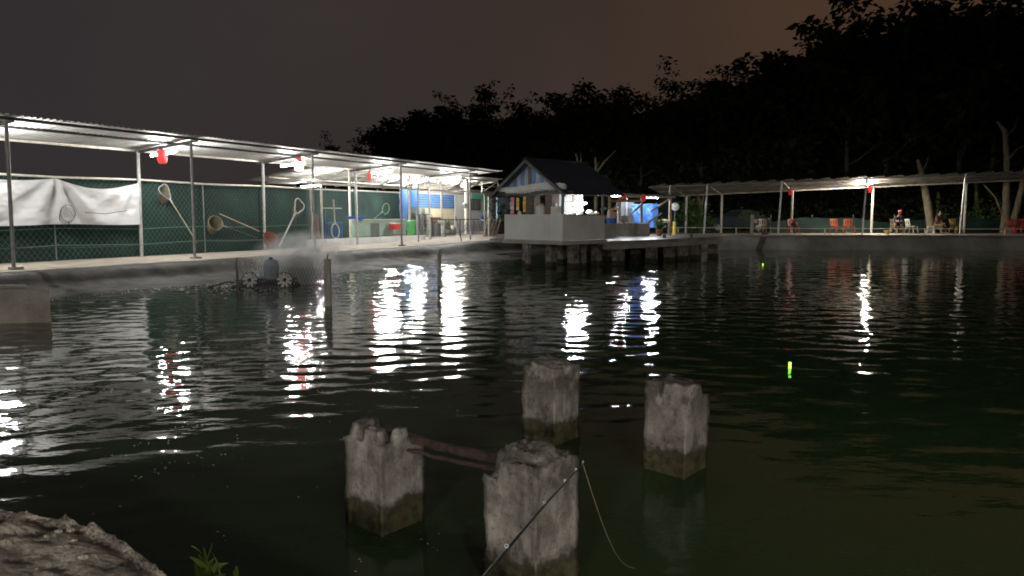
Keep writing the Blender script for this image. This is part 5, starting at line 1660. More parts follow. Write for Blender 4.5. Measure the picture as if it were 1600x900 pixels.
# chair stacks in the yard
st = thing('plastic_chair', W(0, 0, 0), 'grey plastic chair in the stacks behind the walkway posts', 'chair', 'stacked grey chairs')
chair_mesh(st, mat('grey_chair', (.42, .45, .42), (.3, .33, .31), .5))
first = True
for k, px in enumerate((650, 659, 668)):
    c = WP(px, 371, -5.6)
    for i in range(7):
        o = st if first else copy_tree(st)
        first = False
        o['label'] = ('lowest', 'second lowest', 'third from the bottom', 'middle', 'third from the top', 'second from the top', 'topmost')[i] + (' grey plastic chair in the stack next to the green bin', ' grey plastic chair in the middle one of three stacks', ' grey plastic chair in the stack nearest the cream panel')[k]
        o.location = (c.x, c.y, ZL + .17 * i); o.rotation_euler = (0, 0, S_ANG + .1 * k)
# bucket
c = DY(1387, 366, 40.5); c.z = ZFB
r_ = thing('yellow_bucket', c, 'small yellow bucket with wide rim at the far bank edge', 'bucket')
MB().lathe(c, [(.09, 0), (.12, .14), (.20, .15), (.21, .22), (.19, .22)], 14).build('pail', mat('yellow_bucket', (.65, .48, .12), (.55, .4, .1), .5), r_)

# ================================================================== seated people
def person(px, Y, rz, shirt, trousers, label, cap=None, lean=.25, hands='lap'):
    p0 = DY(px, 360, Y)
    root = thing('person', (p0.x, p0.y, ZFB), label, 'person', None, rz)
    J = {}
    hip = Vector((0, .08, .50)); J['hip'] = hip
    ch = hip + Vector((0, -lean * .42, .40)); nk = ch + Vector((0, -lean * .16, .15)); hd = nk + Vector((0, -.05 - lean * .08, .12)); tp = hd + Vector((0, -.02, .10))
    chain = [(hip, .135, 0), (hip.lerp(ch, .5), .125, 0), (ch, .14, 0), (nk, .055, 0), (hd, .085, 0), (tp, .07, 0)]
    V, E, RD, K = [], [], [], []
    def addv(p, r, kind):
        V.append(tuple(p)); RD.append(r); K.append(kind); return len(V) - 1
    idx = [addv(hip, .135, 't'), addv(hip.lerp(ch, .5), .125, 's'), addv(ch, .145, 's'), addv(nk, .055, 'k'), addv(hd, .085, 'k'), addv(tp, .07, 'k')]
    for a, b_ in zip(idx, idx[1:]): E.append((a, b_))
    for sx in (-1, 1):
        a = addv(hip + Vector((sx * .10, -.03, -.01)), .09, 't'); kn = addv(Vector((sx * .15, -.38, .50)), .065, 't'); an = addv(Vector((sx * .15, -.40, .09)), .045, 'k' if trousers is None else 't'); ft = addv(Vector((sx * .16, -.54, .04)), .04, 'k')
        E.extend([(idx[0], a), (a, kn), (kn, an), (an, ft)])
        sh = addv(ch + Vector((sx * .17, 0, .05)), .06, 's')
        el = addv(ch + Vector((sx * .24, -.10, -.22)), .045, 's')
        wr = addv(Vector((sx * .11, -.30, .62)) if hands == 'lap' else Vector((sx * .09, -.42, .74)), .032, 'k')
        E.extend([(idx[2], sh), (sh, el), (el, wr)])
        wv = Vector(V[wr])
        pl = addv(wv + Vector((-sx * .02, -.06, -.015)), .034, 'k'); E.append((wr, pl))
        for q in range(5):
            fb_ = Vector(V[pl]) + Vector((sx * (.028 - .017 * q) if q else -sx * .035, -.03 if q else .01, .0))
            tipv = fb_ + Vector((0, -.04 + .006 * abs(q - 2), -.02)) if q else fb_ + Vector((-sx * .025, -.03, -.01))
            f1 = addv(fb_, .010, 'k'); f2 = addv(tipv, .008, 'k'); E.extend([(pl, f1), (f1, f2)])
    me = bpy.data.meshes.new('body_frame'); me.from_pydata(V, E, [])
    tmp = bpy.data.objects.new('body_frame', me); COL.objects.link(tmp)
    sk = tmp.modifiers.new('skin', 'SKIN'); sk.use_smooth_shade = True
    for i, sv in enumerate(me.skin_vertices[0].data):
        sv.radius = (RD[i], RD[i] * (.8 if i in (1, 2) else 1)); sv.use_root = (i == 0)
    sb = tmp.modifiers.new('sub', 'SUBSURF'); sb.levels = 1; sb.render_levels = 1
    dg = bpy.context.evaluated_depsgraph_get(); dg.update()
    bmh = bpy.data.meshes.new_from_object(tmp.evaluated_get(dg))
    bpy.data.objects.remove(tmp)
    body = bpy.data.objects.new('body', bmh); COL.objects.link(body); body.parent = root
    bmh.materials.clear()
    for m_ in (mat('skin', (.36, .20, .13), (.30, .16, .10), .55), shirt, trousers): bmh.materials.append(m_)
    VV = [Vector(v) for v in V]; code = {'k': 0, 's': 1, 't': 2}
    for pg in bmh.polygons:
        pg.use_smooth = True
        b_ = min(range(len(VV)), key=lambda i: (VV[i] - pg.center).length - RD[i] * .6)
        pg.material_index = code[K[b_]]
    # face and hair
    f = hd + Vector((0, -.082, .0))
    MB().ball(f + Vector((0, -.012, -.01)), (.012, .018, .022), 8, 6).build('nose', MATS['skin'], body, local=True, smooth=True)
    for sx in (-1, 1):
        MB().ball(f + Vector((sx * .032, .008, .028)), .011, 8, 6).build('eye', M_black, body, local=True)
        MB().ball(hd + Vector((sx * .085, .0, .005)), (.012, .025, .035), 8, 6).build('ear', MATS['skin'], body, local=True)
    MB().ball(f + Vector((0, .006, -.045)), (.024, .010, .007), 8, 5).build('mouth', mat('lips', (.30, .10, .08)), body, local=True)
    MB().ball(hd + Vector((0, .02, .055)), (.092, .095, .085), 12, 8).build('hair', M_black, root, local=True, smooth=True)
    if cap:
        cp = MB(); cp.ball(hd + Vector((0, .0, .085)), (.105, .112, .075), 14, 8); c_ = cp.build('cap', cap, root, local=True, smooth=True)
        MB().box(hd + Vector((0, -.14, .085)), (.15, .13, .015)).build('peak', cap, c_, local=True)
    return root
person(1402, 41.2, R(-18), mat('dark_teal_shirt', (.035, .055, .075), (.02, .035, .05), .85), mat('maroon_trousers', (.13, .06, .05), (.09, .04, .035), .85), 'person in red cap and dark shirt leaning forward on a chair, holding a rod', cap=mat('red_cap', (.62, .10, .09), (.5, .08, .07), .7), lean=.9, hands='rod')
person(1464, 41.2, R(28), mat('maroon_shirt', (.10, .045, .045), (.065, .03, .03), .85), mat('brown_trousers', (.16, .09, .055), (.11, .06, .04), .85), 'bareheaded person in maroon shirt sitting with hands in the lap', lean=.3)
pr = DY(1402, 352, 40.7)
tag(MB().tube([(pr.x + .1, 40.75, 1.57), (pr.x - .35, 39.9, 1.85), (pr.x - .8, 39.0, 2.0)], [.012, .008, .004], 6).build('angler_rod', M_black), 'thin dark rod held by the red-capped person', 'fishing rod')

# ================================================================== low net fence behind the far bank
def net_fence():
    a, b_ = DY(1205, 350, 44.4), DY(1720, 350, 44.4)
    root = thing('low_net_fence', ((a.x + b_.x) / 2, 44.4, ZFB), 'low sagging dark green net fence behind the chairs of the far bank', 'fence')
    def f(u, v):
        x = a.x + (b_.x - a.x) * u
        top = Z_at(343, 44.4) + .13 * math.sin(x * .75) + .05 * math.sin(x * 1.9)
        z = ZFB + (top - ZFB) * v
        return Vector((x, 44.4 + .08 * fbm((x, z, 0), 1.2), z))
    MB().grid(f, 130, 6).build('net', M_greennet, root, smooth=True)
    for i in range(9):
        x = a.x + (b_.x - a.x) * i / 8
        MB().tube([(x, 44.5, ZFB), (x, 44.5, 1.9)], .03, 6).build('stake', M_wooddk, root)
    # green netting panels left of it
    a2, b2 = DY(1030, 350, 43.6), DY(1100, 350, 44.4)
    o = MB().grid(lambda u, v: Vector((a2.x + (b2.x - a2.x) * u, 43.6 + .8 * u + .06 * fbm((u * 6, v, 3), 1), ZFB + 2.0 * v)), 20, 8).build('green_screen', M_greennet, None, smooth=True)
    tag(o, 'dark green net screen behind the end of the jetty', 'screen')
net_fence()

# ================================================================== parked car
def car():
    c = DY(1147, 362, 45.5); L = 3.9
    root = thing('parked_car', (c.x, c.y, ZFB), 'dark parked car seen from the side beyond the far bank railing', 'car')
    M_c = mat('car_paint', (.035, .045, .055), (.03, .04, .05), .22, 2)
    prof = [(-1.95, .35), (-1.95, .72), (-1.75, .88), (-1.0, .95), (-.45, 1.36), (.75, 1.40), (1.35, 1.0), (1.85, .92), (1.95, .70), (1.95, .35)]
    def body(pr, w, inset=0):
        n = len(pr); vs = []
        for sgn in (-1, 1):
            for (x, z) in pr:
                t = .14 if z > 1.1 else 0
                vs.append(Vector((c.x + x, c.y + sgn * (w / 2 - t), ZFB + z)))
        fs = [tuple(range(n - 1, -1, -1)), tuple(range(n, 2 * n))] + [(i, (i + 1) % n, (i + 1) % n + n, i + n) for i in range(n)]
        return MB().add(vs, fs)
    o = body(prof, 1.65).build('body', M_c, root)
    bv = o.modifiers.new('bevel', 'BEVEL'); bv.width = .05; bv.segments = 2
    for (pts) in (((-.85, 1.0), (-.42, 1.30), (.12, 1.32), (.12, 1.0)), ((.18, 1.0), (.18, 1.32), (.70, 1.33), (1.15, 1.02))):
        v = [Vector((c.x + x, c.y - .835 + (.13 if z > 1.1 else .01), ZFB + z)) for x, z in pts]
        q = [p + Vector((0, .03, 0)) for p in v]
        MB().add(v + q, [(0, 1, 2, 3), (7, 6, 5, 4), (0, 4, 5, 1), (1, 5, 6, 2), (2, 6, 7, 3), (3, 7, 4, 0)]).build('side_window', mat('car_glass', (.02, .022, .024), None, .08), root)
    for x in (-1.25, 1.2):
        Mw = Matrix.Rotation(R(90), 4, 'X'); cc = Vector((c.x + x, c.y - .74, ZFB + .31))
        w = MB().lathe(cc, [(.18, -.10), (.30, -.10), (.31, -.06), (.31, .06), (.30, .10), (.18, .10)], 18, Mw).build('wheel', M_black, root)
        MB().lathe(cc + Vector((0, -.11, 0)), [(.17, -.01), (.18, 0), (.05, .02)], 14, Mw).build('rim', M_galv, w)
    MB().box((c.x - 1.90, c.y - .65, ZFB + .72), (.10, .25, .13)).build('headlight', M_white, root)
    MB().box((c.x - .95, c.y - .9, ZFB + .98), (.12, .16, .10)).build('mirror', M_c, root)
car()

# ================================================================== trees
def tube_np(pts, rad, n=6):
    m = MB(); m.tube(pts, rad, n); return m
def leaf_quads(centers, r, per, size, spread):
    """clusters of drooping leaflets round each centre"""
    n = len(centers)
    C = np.repeat(np.asarray(centers), per, 0)
    k = len(C)
    az = r.uniform(0, 2 * np.pi, k); el = r.uniform(-1.0, .35, k)
    d = np.stack([np.cos(az) * np.cos(el), np.sin(az) * np.cos(el), np.sin(el)], -1)
    L = size * r.uniform(.7, 1.35, k)[:, None]
    st = C + d * (spread * r.uniform(.15, 1.0, k))[:, None]
    tip = st + d * L
    up = np.array([0, 0, 1.0])
    side = np.cross(d, up); side /= np.linalg.norm(side, axis=1)[:, None] + 1e-6
    side = side * np.cos(az * 3)[:, None] + np.cross(side, d) * np.sin(az * 3)[:, None]
    wv = side * L * .24
    mid = st + d * L * .5
    V = np.stack([st, mid + wv, tip, mid - wv], 1).reshape(-1, 3)
    F = np.arange(len(V)).reshape(-1, 4)
    return V, F
def make_tree(seed, H, R_, nclump, per=12, size=.50, spread=.50, crown0=.42):
    """rubber-tree like: straight trunk, rising limbs, tufted crown; base at origin"""
    r = np.random.default_rng(seed); rr = random.Random(seed)
    mb = MB()
    top = H * .86
    pts = [Vector((.25 * math.sin(i * .9 + seed) * i / 8, .2 * math.cos(i * .7 + seed) * i / 8, top * i / 8)) for i in range(9)]
    r0 = .012 * H + .05
    mb.tube(pts, [r0 * (1 - .85 * i / 8) for i in range(9)], 7)
    centers = []
    nl = 13
    for q in range(nl):
        t = crown0 * .85 + (1 - crown0 * .85) * q / nl
        i = min(7, int(t * 8)); b0 = pts[i].lerp(pts[i + 1], t * 8 - i)
        az = q * 2.4 + rr.uniform(-.4, .4); L = R_ * rr.uniform(.55, 1.1) * (1.1 - .55 * abs(t - .6))
        rise = rr.uniform(.35, 1.0)
        lp = [b0]
        for k in range(1, 5):
            lp.append(b0 + Vector((math.cos(az) * L * k / 4, math.sin(az) * L * k / 4, L * rise * (k / 4) ** 1.3)))
            az += rr.uniform(-.15, .15)
        mb.tube(lp, [r0 * .38 * (1 - .8 * k / 4) for k in range(5)], 5)
        for k in range(4):
            e0 = lp[2 + k % 3]; a2 = az + rr.uniform(-1.3, 1.3); l2 = L * rr.uniform(.25, .55)
            e1 = e0 + Vector((math.cos(a2) * l2, math.sin(a2) * l2, l2 * rr.uniform(.2, 1.0)))
            mb.tube([e0, (e0 + e1) / 2 + Vector((0, 0, .08)), e1], [r0 * .16, r0 * .1, r0 * .05], 4)
            for g in range(max(1, nclump // (nl * 4))):
                s = rr.uniform(.35, 1.08)
                p = e0.lerp(e1, s)
                centers.append((p.x + rr.gauss(0, .5), p.y + rr.gauss(0, .5), p.z + rr.gauss(0, .42)))
    V, F = leaf_quads(centers, r, per, size, spread)
    return mb, V, F
VAR = [make_tree(20 + i, 15.0, 4.0, 300, size=.42 + .09 * i, spread=.44 + .08 * i) for i in range(5)]
TREE_PROTO = []
def tree(px, ytop, Y, var, label, wid=1.0, name='dark_tree', base=.9):
    p = DY(px, ytop, Y); H = (p.z - base); k = H / 15.2
    root = thing(name, (p.x, p.y, base), label, 'tree', 'trees of the wood', random.uniform(0, 6.28))
    kw = max(k, .62) * wid
    mb, V, F = VAR[var]
    key = var
    if key not in TREE_PROTO_D:
        t = mb.build('trunk', M_barkdk, root, local=True)
        c = mesh_object('crown', V, F, M_leaf, root, False, True)
        TREE_PROTO_D[key] = (t, c)
    else:
        for q in TREE_PROTO_D[key]: share(q, root)
    root.scale = (kw, kw, k)
    return root
TREE_PROTO_D = {}
SKY = [(482, 226, 74, 'small dark tree farthest along, just above the walkway roof'), (543, 219, 72, 'dark tree in the dip just above the walkway roof'),
       (602, 193, 66, 'low dark tree where the wood begins to rise beside the walkway'), (640, 166, 64, 'slender hazy tree with tufted top at the start of the wood'),
       (688, 168, 62, 'dark bushy tree left of the domed crown over the hut'), (730, 137, 60, 'dark tree with domed tufted crown left above the hut roof'),
       (790, 148, 60, 'dark tree with uneven crown right above the hut gable'), (846, 160, 59, 'lower dark tree in the gap right of the hut gable'),
       (905, 142, 58, 'dark tree with broad tufted crown above the hut ridge'), (952, 136, 57, 'dark tree with two-lobed crown right of the hut ridge'),
       (1003, 148, 56, 'dark tree just left of the bare twiggy tree'), (1100, 112, 55, 'dark tree just right of the bare twiggy tree'),
       (1160, 110, 54, 'dark tree above the left end of the far canopy lamp row'), (1205, 92, 54, 'feathery dark tree on the rising skyline'),
       (1250, 74, 53, 'dark tree with loose tufts where the skyline climbs steeply'), (1335, 22, 50, 'tall dark tree left of the highest crown'),
       (1400, -2, 50, 'highest dark crown touching the top of the picture'), (1462, 24, 50, 'tall dark tree in the notch right of the highest crown'),
       (1512, -4, 49, 'tall dark tree with open gaps near the top corner'), (1565, 4, 49, 'tall dark tree by the top corner'), (1625, 18, 49, 'tall dark tree cut by the picture edge')]
for i, (px, yt, Y, lb) in enumerate(SKY):
    tree(px, yt, Y, i % 5, lb, wid=.95 if px > 1000 else .85)

def woodland():
    """the mass of the wood behind the skyline trees, which reads as one dark body"""
    r = np.random.default_rng(3)
    xs = [s[0] for s in SKY]; ys = [s[1] for s in SKY]
    VV, FF, TV, TF = [], [], [], []
    o = 0
    jobs = []
    for row, (dY, dy, step) in enumerate(((3, 16, 52), (7, 34, 46), (1.5, 75, 50), (2.0, 125, 52))):
        for px in np.arange(575 if row < 2 else 640, 1720, step):
            jobs.append((px + r.uniform(-14, 14), dY + r.uniform(-1, 1), dy + r.uniform(-12, 14)))
    for px, dY, dy in jobs:
        yt = np.interp(px, xs, ys) + dy
        Y = np.interp(px, [480, 700, 1000, 1400, 1700], [74, 61, 56, 50, 49]) + dY
        if yt > 292: continue
        p = DY(px, yt, Y); k = max(1.5, p.z - .9) / 15.2; kw = max(k, .6) * .95
        _, V, F = VAR[r.integers(0, 5)]
        a = r.uniform(0, 6.28); c, s = math.cos(a), math.sin(a)
        X = V @ np.array([[c, s, 0], [-s, c, 0], [0, 0, 1]])
        X = X * np.array([kw, kw, k]) + np.array([p.x, p.y, .9])
        sel = np.arange(len(F)) % 3 != 0 if dy > 60 else np.ones(len(F), bool)
        Fs = F[sel]
        X = X.reshape(-1, 4, 3)[sel].reshape(-1, 3)
        VV.append(X); FF.append(np.arange(len(X)).reshape(-1, 4) + o); o += len(X)
    # undergrowth along the foot of the wood
    C = []
    for px in np.arange(470, 1730, 2.6):
        for q in range(7):
            Y = np.interp(px, [480, 700, 1000, 1400, 1700], [70, 57, 51, 47, 46.5]) + r.uniform(-1.0, 3)
            hmax = np.interp(px, [480, 900, 1100, 1700], [2.6, 3.2, 3.6, 4.2])
            p = DY(px + r.uniform(-3, 3), 350, Y)
            C.append((p.x, p.y, .9 + hmax * r.uniform(0, 1) ** 1.4))
    V, F = leaf_quads(C, r, 11, .27, .50)
    VV.append(V); FF.append(F + o)
    V = np.concatenate(VV); F = np.concatenate(FF)
    me = bpy.data.meshes.new('woodland')
    me.vertices.add(len(V)); me.vertices.foreach_set('co', V.ravel())
    me.loops.add(F.size); me.loops.foreach_set('vertex_index', F.ravel().astype(np.int32))
    me.polygons.add(len(F)); me.polygons.foreach_set('loop_start', np.arange(0, F.size, 4, dtype=np.int32))
    me.update(calc_edges=True)
    me.materials.append(M_leaf)
    ob = bpy.data.objects.new('woodland', me); COL.objects.link(ob)
    ob['kind'] = 'stuff'
    tag(ob, 'dark mass of woodland filling the slope behind the far bank', 'woodland')
    # wooded rise closing the view under the crowns
    V, F = [], []
    for i, px in enumerate(range(420, 1800, 20)):
        Y = np.interp(px, [420, 700, 1000, 1400, 1700], [84, 74, 68, 62, 60])
        yt = np.interp(px, xs, ys) + 60
        p = DY(px, min(yt, 300) + 8 * nz((px * .02, 0, 0)), Y)
        q = DY(px, 340, Y - 6)
        V += [(q.x, q.y, .5), (q.x * 1.02, q.y + 3, (p.z + .5) * .55), (p.x, p.y, p.z), (p.x * 1.2, p.y + 40, p.z)]
    for i in range(len(V) // 4 - 1):
        for j in range(3): F.append((i * 4 + j, (i + 1) * 4 + j, (i + 1) * 4 + j + 1, i * 4 + j + 1))
    struct(mesh_object('hill', V, F, mat('forest_floor', (.022, .026, .014), (.012, .015, .008), .95, .5)))
woodland()

def bare_tree():
    base = DY(1058, 350, 55); H = Z_at(78, 55) - .9
    root = thing('bare_tree', (base.x, base.y, .9), 'bare twiggy tree standing against the brown sky', 'tree')
    rr = random.Random(4); mb = MB()
    def grow(p, d, L, r0, lev):
        pts = [p]; q = p
        for k in range(4):
            d = (d + Vector((rr.gauss(0, .14), rr.gauss(0, .14), rr.gauss(.04, .1)))).normalized(); q = q + d * (L / 4); pts.append(q)
        mb.tube(pts, [r0 * (1 - .7 * k / 4) for k in range(5)], 4)
        if lev == 0: return
        for k in range(4):
            s = pts[1 + k % 4]; a = rr.uniform(0, 6.28)
            nd = (d + Vector((math.cos(a), math.sin(a), rr.uniform(-.2, .6))) * .75).normalized()
            grow(s, nd, L * rr.uniform(.35, .6), r0 * .45, lev - 1)
    grow(Vector((base.x, base.y, .9)), Vector((.02, 0, 1)), H * .62, .11, 3)
    mb.build('trunk', M_barkdk, root)
bare_tree()

def trunk_tree(name, pts, rads, label, limbs=(), m_=M_bark, leaves=None):
    """trunk through photograph places (px, py, Y)"""
    P = [DY(*q) for q in pts]
    P[0].z = min(P[0].z, ZFB)
    root = thing(name, P[0], label, 'tree', 'pale trunks behind the far bank')
    mb = MB(); full = []
    n = 10
    for i in range(len(P) - 1):
        for k in range(n):
            t = k / n; full.append((P[i].lerp(P[i + 1], t), rads[i] + (rads[i + 1] - rads[i]) * t))
    full.append((P[-1], rads[-1]))
    mb.tube([p + Vector((.02 * nz((i * .5, p.x, 0)), 0, 0)) for i, (p, r) in enumerate(full)], [r * (1 + .10 * nz((i * .6, p.x, 4))) for i, (p, r) in enumerate(full)], 9)
    mb.build('trunk', m_, root, smooth=True)
    for lp, lr in limbs:
        Q = [DY(*q) for q in lp]
        MB().tube(Q, [lr * (1 - .6 * i / (len(Q) - 1)) for i in range(len(Q))], 7).build('limb', m_, root, smooth=True)
    if leaves:
        r = np.random.default_rng(int(abs(P[0].x) * 100))
        C = []
        for (px, py, Y, sp, cnt) in leaves:
            c = DY(px, py, Y)
            for q in range(cnt): C.append((c.x + r.normal(0, sp), c.y + r.normal(0, sp), c.z + r.normal(0, sp)))
        V, F = leaf_quads(C, r, 8, .17, .22)
        mesh_object('crown', V, F, M_leaflit, root)
    return root
trunk_tree('pale_tree', [(1456, 366, 44.0), (1449, 318, 44.0), (1441, 275, 44.2), (1434, 250, 44.6)], [.24, .21, .17, .08], 'pale leaning tree trunk behind the maroon-shirted person', [(((1440, 270, 44.2), (1448, 255, 44.5), (1452, 240, 45)), .05)])
trunk_tree('pale_tree', [(1571, 367, 43.6), (1572, 320, 43.7), (1573, 250, 44), (1570, 205, 44.5), (1558, 190, 45)], [.30, .20, .16, .13, .06], 'upright pale trunk behind the red chairs', [(((1573, 252, 44), (1590, 232, 44.3), (1606, 226, 44.6)), .06), (((1571, 215, 44.3), (1585, 200, 44.8), (1590, 185, 45)), .05), (((1568, 340, 43.7), (1555, 308, 43.8), (1536, 287, 44)), .07)])
trunk_tree('pale_tree', [(1578, 367, 43.4), (1589, 325, 43.4), (1602, 270, 43.6), (1612, 230, 44)], [.22, .17, .14, .08], 'slanting pale trunk leaning towards the picture edge')
trunk_tree('green_stemmed_tree', [(1533, 366, 46), (1527, 320, 46), (1524, 280, 46)], [.16, .12, .10], 'dim mossy trunk between the canopy post and the upright pale trunk', m_=mat('mossy_bark', (.10, .13, .05), (.06, .08, .03), .9), leaves=((1530, 345, 45.5, .6, 60), (1548, 340, 45.5, .7, 70)))
trunk_tree('green_stemmed_tree', [(1466, 366, 46.5), (1466, 300, 46.5)], [.13, .10], 'dim mossy trunk just right of the leaning pale trunk', m_=mat('mossy_bark', (.10, .13, .05), (.06, .08, .03), .9), leaves=((1480, 348, 46, .5, 50),))
trunk_tree('slim_tree', [(1096, 355, 43.5), (1093, 320, 43.6), (1088, 290, 43.8)], [.12, .10, .09], 'slim trunk rising from the green shrub beside the jetty', [(((1094, 330, 43.6), (1099, 308, 43.7), (1103, 290, 43.8)), .07), (((1080, 330, 44), (1077, 300, 44), (1075, 285, 44)), .09)],
           leaves=((1078, 335, 43.2, .35, 60), (1082, 322, 43.2, .3, 40), (1094, 348, 43.2, .4, 50), (1076, 350, 43.2, .3, 40)))
trunk_tree('pruned_tree', [(903, 290, 47), (905, 262, 47), (900, 240, 47.3)], [.10, .09, .05], 'thin pruned trunk with forked limb rising behind the hut roof', [(((905, 265, 47), (908, 250, 47), (907, 236, 47)), .05)], m_=M_bark)
trunk_tree('pruned_tree', [(931, 290, 47), (932, 268, 47), (930, 246, 47.2)], [.11, .10, .06], 'pruned stump with long slanting limb above the hut ridge', [(((932, 270, 47), (945, 252, 47), (962, 235, 47)), .07)], m_=M_bark, leaves=((932, 278, 46.8, .35, 50), (940, 284, 46.8, .3, 30)))

# ================================================================== floats, rod and plants in the foreground
def fishing_float(px, py, h, label, r=.016):
    p = G(px, py, 0)
    root = thing('fishing_float', (p.x, p.y, 0), label, 'fishing float', 'lit night floats')
    M_g = mat('lit_float_green', (.2, .9, .1), None, .5, emit=(.25, 1.0, .08), emit_s=1.6)
    M_r = mat('lit_float_red', (.9, .1, .05), None, .5, emit=(1.0, .12, .05), emit_s=1.2)
    MB().lathe(p, [(r * .5, -.05), (r, -.01), (r, h * .42)], 10).build('body', M_g, root, smooth=True)
    MB().lathe(p, [(r * 1.05, h * .43), (r * 1.05, h * .56)], 10).build('band', M_r, root)
    MB().lathe(p, [(r * .9, h * .57), (r, h * .62), (r, h * .95), (r * .5, h)], 10).build('tip', M_g, root, smooth=True)
fishing_float(1234, 576, .078, 'glowing green float with red band on the dark water')
fishing_float(1192, 414, .055, 'tiny glowing green float near the far bank', .014)

def rod():
    tip = DY(911, 711, 2.30); low = DY(764, 901, 1.30)
    d = (tip - low).normalized(); butt = low - d * 1.15
    root = thing('fishing_rod', butt, 'long dark fishing rod crossing in front of the crumbled pile', 'fishing rod')
    n = 30; L = (tip - butt).length
    pts = [butt.lerp(tip, i / n) + Vector((0, 0, -.03 * (i / n) ** 3 + .015 * math.sin(math.pi * i / n))) for i in range(n + 1)]
    MB().tube(pts, [.0065 * (1 - .72 * i / n) for i in range(n + 1)], 8).build('blank', M_black, root, smooth=True)
    MB().tube([butt - d * .05, butt + d * .5], .013, 10).build('handle', mat('cork', (.45, .30, .17), (.34, .22, .12), .8, 30), root, smooth=True)
    up = Vector((0, 0, 1))
    for t in (.58, .74, .86, .94, 1.0):
        c = butt.lerp(tip, t) + Vector((0, 0, -.03 * t ** 3 + .015 * math.sin(math.pi * t) + .008)); rr = .0042 * (1.5 - t)
        g = MB().tube([c + (d.cross(up).normalized() * math.cos(a) + up * math.sin(a)) * rr for a in np.linspace(0, 6.28, 13)], .0012, 5).build('guide', M_galv, root)
        MB().tube([c - up * rr - d * .012, c - up * .012], .0022, 5).build('whipping', M_steelgr, g)
    rl = butt + d * .42 - up * .05
    re = MB().tube([rl - d * .035, rl + d * .035], .024, 12).build('reel', M_steeldk, root)
    MB().tube([rl + up * .05, rl], .006, 6).build('reel_foot', M_steeldk, re)
    # line from the tip to the water
    a = pts[-1]; b_ = G(1000, 900, 0.0); b_ = G(992, 888, 0)
    line = [a.lerp(b_, i / 24) - up * .10 * math.sin(math.pi * i / 24) for i in range(25)]
    tag(MB().tube(line, .0011, 4).build('fishing_line', mat('fishing_line', (.42, .38, .22), (.34, .3, .18), .4)), 'thin yellowish fishing line falling from the rod tip to the water', 'fishing line')
    st = butt + d * .25; gx = st.copy(); gx.z = .5
    t = thing('rod_rest', gx, 'forked stick holding up the butt of the fishing rod', 'rod rest')
    MB().tube([gx, st - up * .04], .010, 7).build('stake', M_wooddk, t)
    for sx in (-1, 1):
        MB().tube([st - up * .045, st + d.cross(up).normalized() * sx * .03 + up * .02], .008, 6).build('fork', M_wooddk, t)
rod()

def grass_tuft():
    p = G(335, 925, .30)
    root = thing('water_plant', (p.x, p.y, .0), 'green leafy weed growing at the near water edge', 'plant')
    r = random.Random(12); M_w = mat('weed_green', (.30, .42, .09), (.18, .27, .06), .5, 9, translucent=.3)
    base = G(322, 905, .22)
    tips = [(299, 853, .10), (331, 848, .12), (329, 860, .04), (303, 881, .02), (335, 872, .0), (348, 886, .02), (322, 888, -.02), (364, 892, .0), (352, 897, 0), (310, 866, -.06), (342, 880, -.06),
            (318, 855, .05), (370, 884, .04), (296, 870, -.05), (308, 890, .06), (327, 878, .08), (357, 880, -.08), (315, 872, .02)]
    for i, (tx, ty, bend) in enumerate(tips):
        b0 = base + Vector((r.uniform(-.05, .12), r.uniform(-.05, .05), -.05))
        tp = G(tx, ty, .33 + r.uniform(-.02, .03)); tp = DY(tx, ty, base.y + r.uniform(-.05, .1))
        mid = b0.lerp(tp, .55) + Vector((bend * .3, 0, .03 + abs(bend) * .3))
        n = 8; mb = MB(); V = []
        for k in range(n + 1):
            t = k / n
            c = b0 * (1 - t) ** 2 + mid * 2 * t * (1 - t) + tp * t * t
            w = .0135 * math.sin(math.pi * (.12 + .86 * t)) + .0006
            dv = Vector((.5, .1, .85 * (1 if i % 2 else -1))).normalized()
            V += [c - dv * w, c + Vector((0, -.002, 0)), c + dv * w]
        mb.add(V, [(3 * k + j, 3 * k + 3 + j, 3 * k + 4 + j, 3 * k + 1 + j) for k in range(n) for j in (0, 1)])
        mb.build('leaf', M_w, root, smooth=True)
grass_tuft()

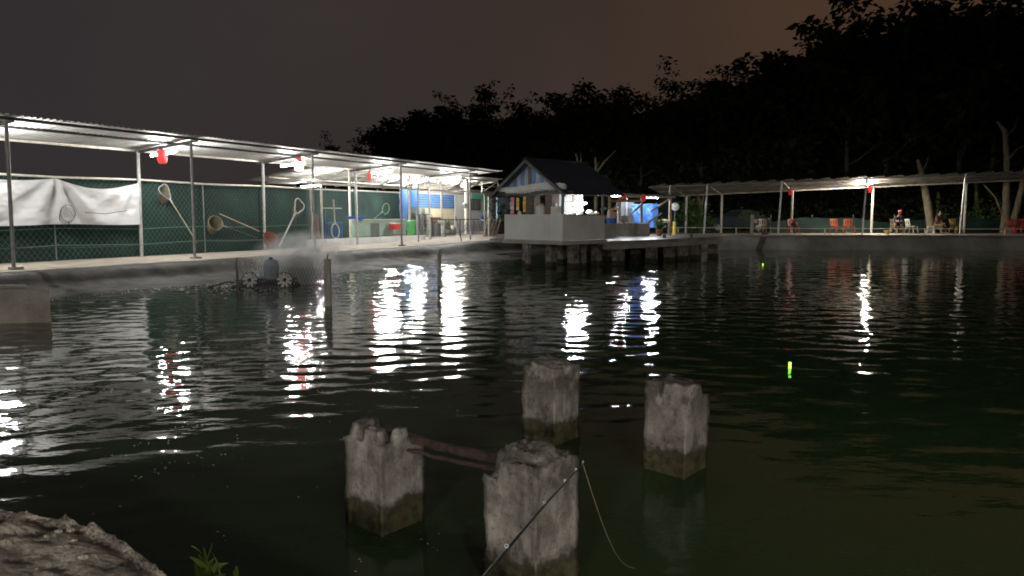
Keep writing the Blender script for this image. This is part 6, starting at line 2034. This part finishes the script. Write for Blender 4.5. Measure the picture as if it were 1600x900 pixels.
def foam():
    """bubbles and scum flecks drifting on the water"""
    r = random.Random(21); mb = MB()
    def fleck(x, y, s):
        n = r.randint(5, 7); a0 = r.uniform(0, 6.28); e = r.uniform(.35, 1)
        ring = []
        for i in range(n):
            a = a0 + 6.2832 * i / n; q = s * r.uniform(.6, 1.2)
            ring.append(Vector((x + q * math.cos(a), y + q * e * math.sin(a), .007)))
        c = Vector((x, y, .007 + s * .25))
        mb.add([c] + ring, [(0, i + 1, (i + 1) % n + 1) for i in range(n)])
    for i in range(40):                      # loose strings of bubbles in front of the near bank and the piles
        px, py = r.uniform(120, 720), 480 + 400 * r.random() ** 1.1
        p = G(px, py, 0)
        if p.y < 3.4 and p.x < -.6: continue
        for k in range(r.randint(1, 5)):
            fleck(p.x + r.gauss(0, .05), p.y + r.gauss(0, .07), r.uniform(.003, .010))
    A = G(417, 448, 0)
    for i in range(900):                     # churned froth round the aerator
        a = r.uniform(0, 6.28); q = abs(r.gauss(0, 1.1)) + .5
        fleck(A.x + .7 + q * 1.5 * math.cos(a), A.y + .2 + q * .9 * math.sin(a), r.uniform(.01, .045))
    for i in range(420):                     # scum line along the bank
        s = r.uniform(-6, 16); d = np.interp(s, [-6, -.4, 7, 11, 14, 16.5], [2.55, 2.7, 3.75, 3.75, 4.3, 5.4]) + .15 + abs(r.gauss(0, .22))
        p = W(s, d); fleck(p.x, p.y, r.uniform(.006, .022))
    o = mb.build('foam_flecks', mat('foam', (.72, .74, .70), (.55, .57, .52), .6, 20)); o['kind'] = 'stuff'
    tag(o, 'white bubbles and froth drifting on the pond surface', 'foam')
foam()

# ================================================================== lamp shelter behind the photographer
def near_shelter():
    root = thing('near_bank_shelter', (0, -8.4, .4), 'long tin canopy on the near bank behind the photographer', 'shelter')
    for x in (-14, -7, 0, 7, 14):
        for y in (-7.4, -10.0):
            MB().tube([(x, y, .3), (x, y, 3.62)], .05, 8).build('post', M_galv, root)
    for y in (-7.4, -10.0):
        MB().bar((-15, y, 3.65), (15, y, 3.65), .06, .08).build('beam', M_steelpaint, root)
    MB().bar((-15.1, -6.93, 3.70), (15.1, -6.93, 3.70), .03, .42).build('light_baffle', M_sheetold, root)  # unseen board added to keep the near tubes' light off the tree crowns
    sheet_roof(root, (-15, -7.0, 3.95), (15, -7.0, 3.95), (-15, -10.4, 3.60), (15, -10.4, 3.60), .95, M_sheet)
near_shelter()
M_tn = mat('lit_tube_near', (.9, .9, .9), None, .5, emit=(1.0, .94, .84), emit_s=760.0)
for x, lb in ((-10.5, 'lit tube at the far left end of the canopy behind the photographer'), (-3.4, 'lit tube behind the photographer, just left'),
              (3.2, 'lit tube behind the photographer, just right'), (10.4, 'lit tube at the far right end of the canopy behind the photographer')):
    tube_lamp((x - .6, -7.9, 3.45), (x + .6, -7.9, 3.45), lb, M_tn, r=.03, cord=.25)
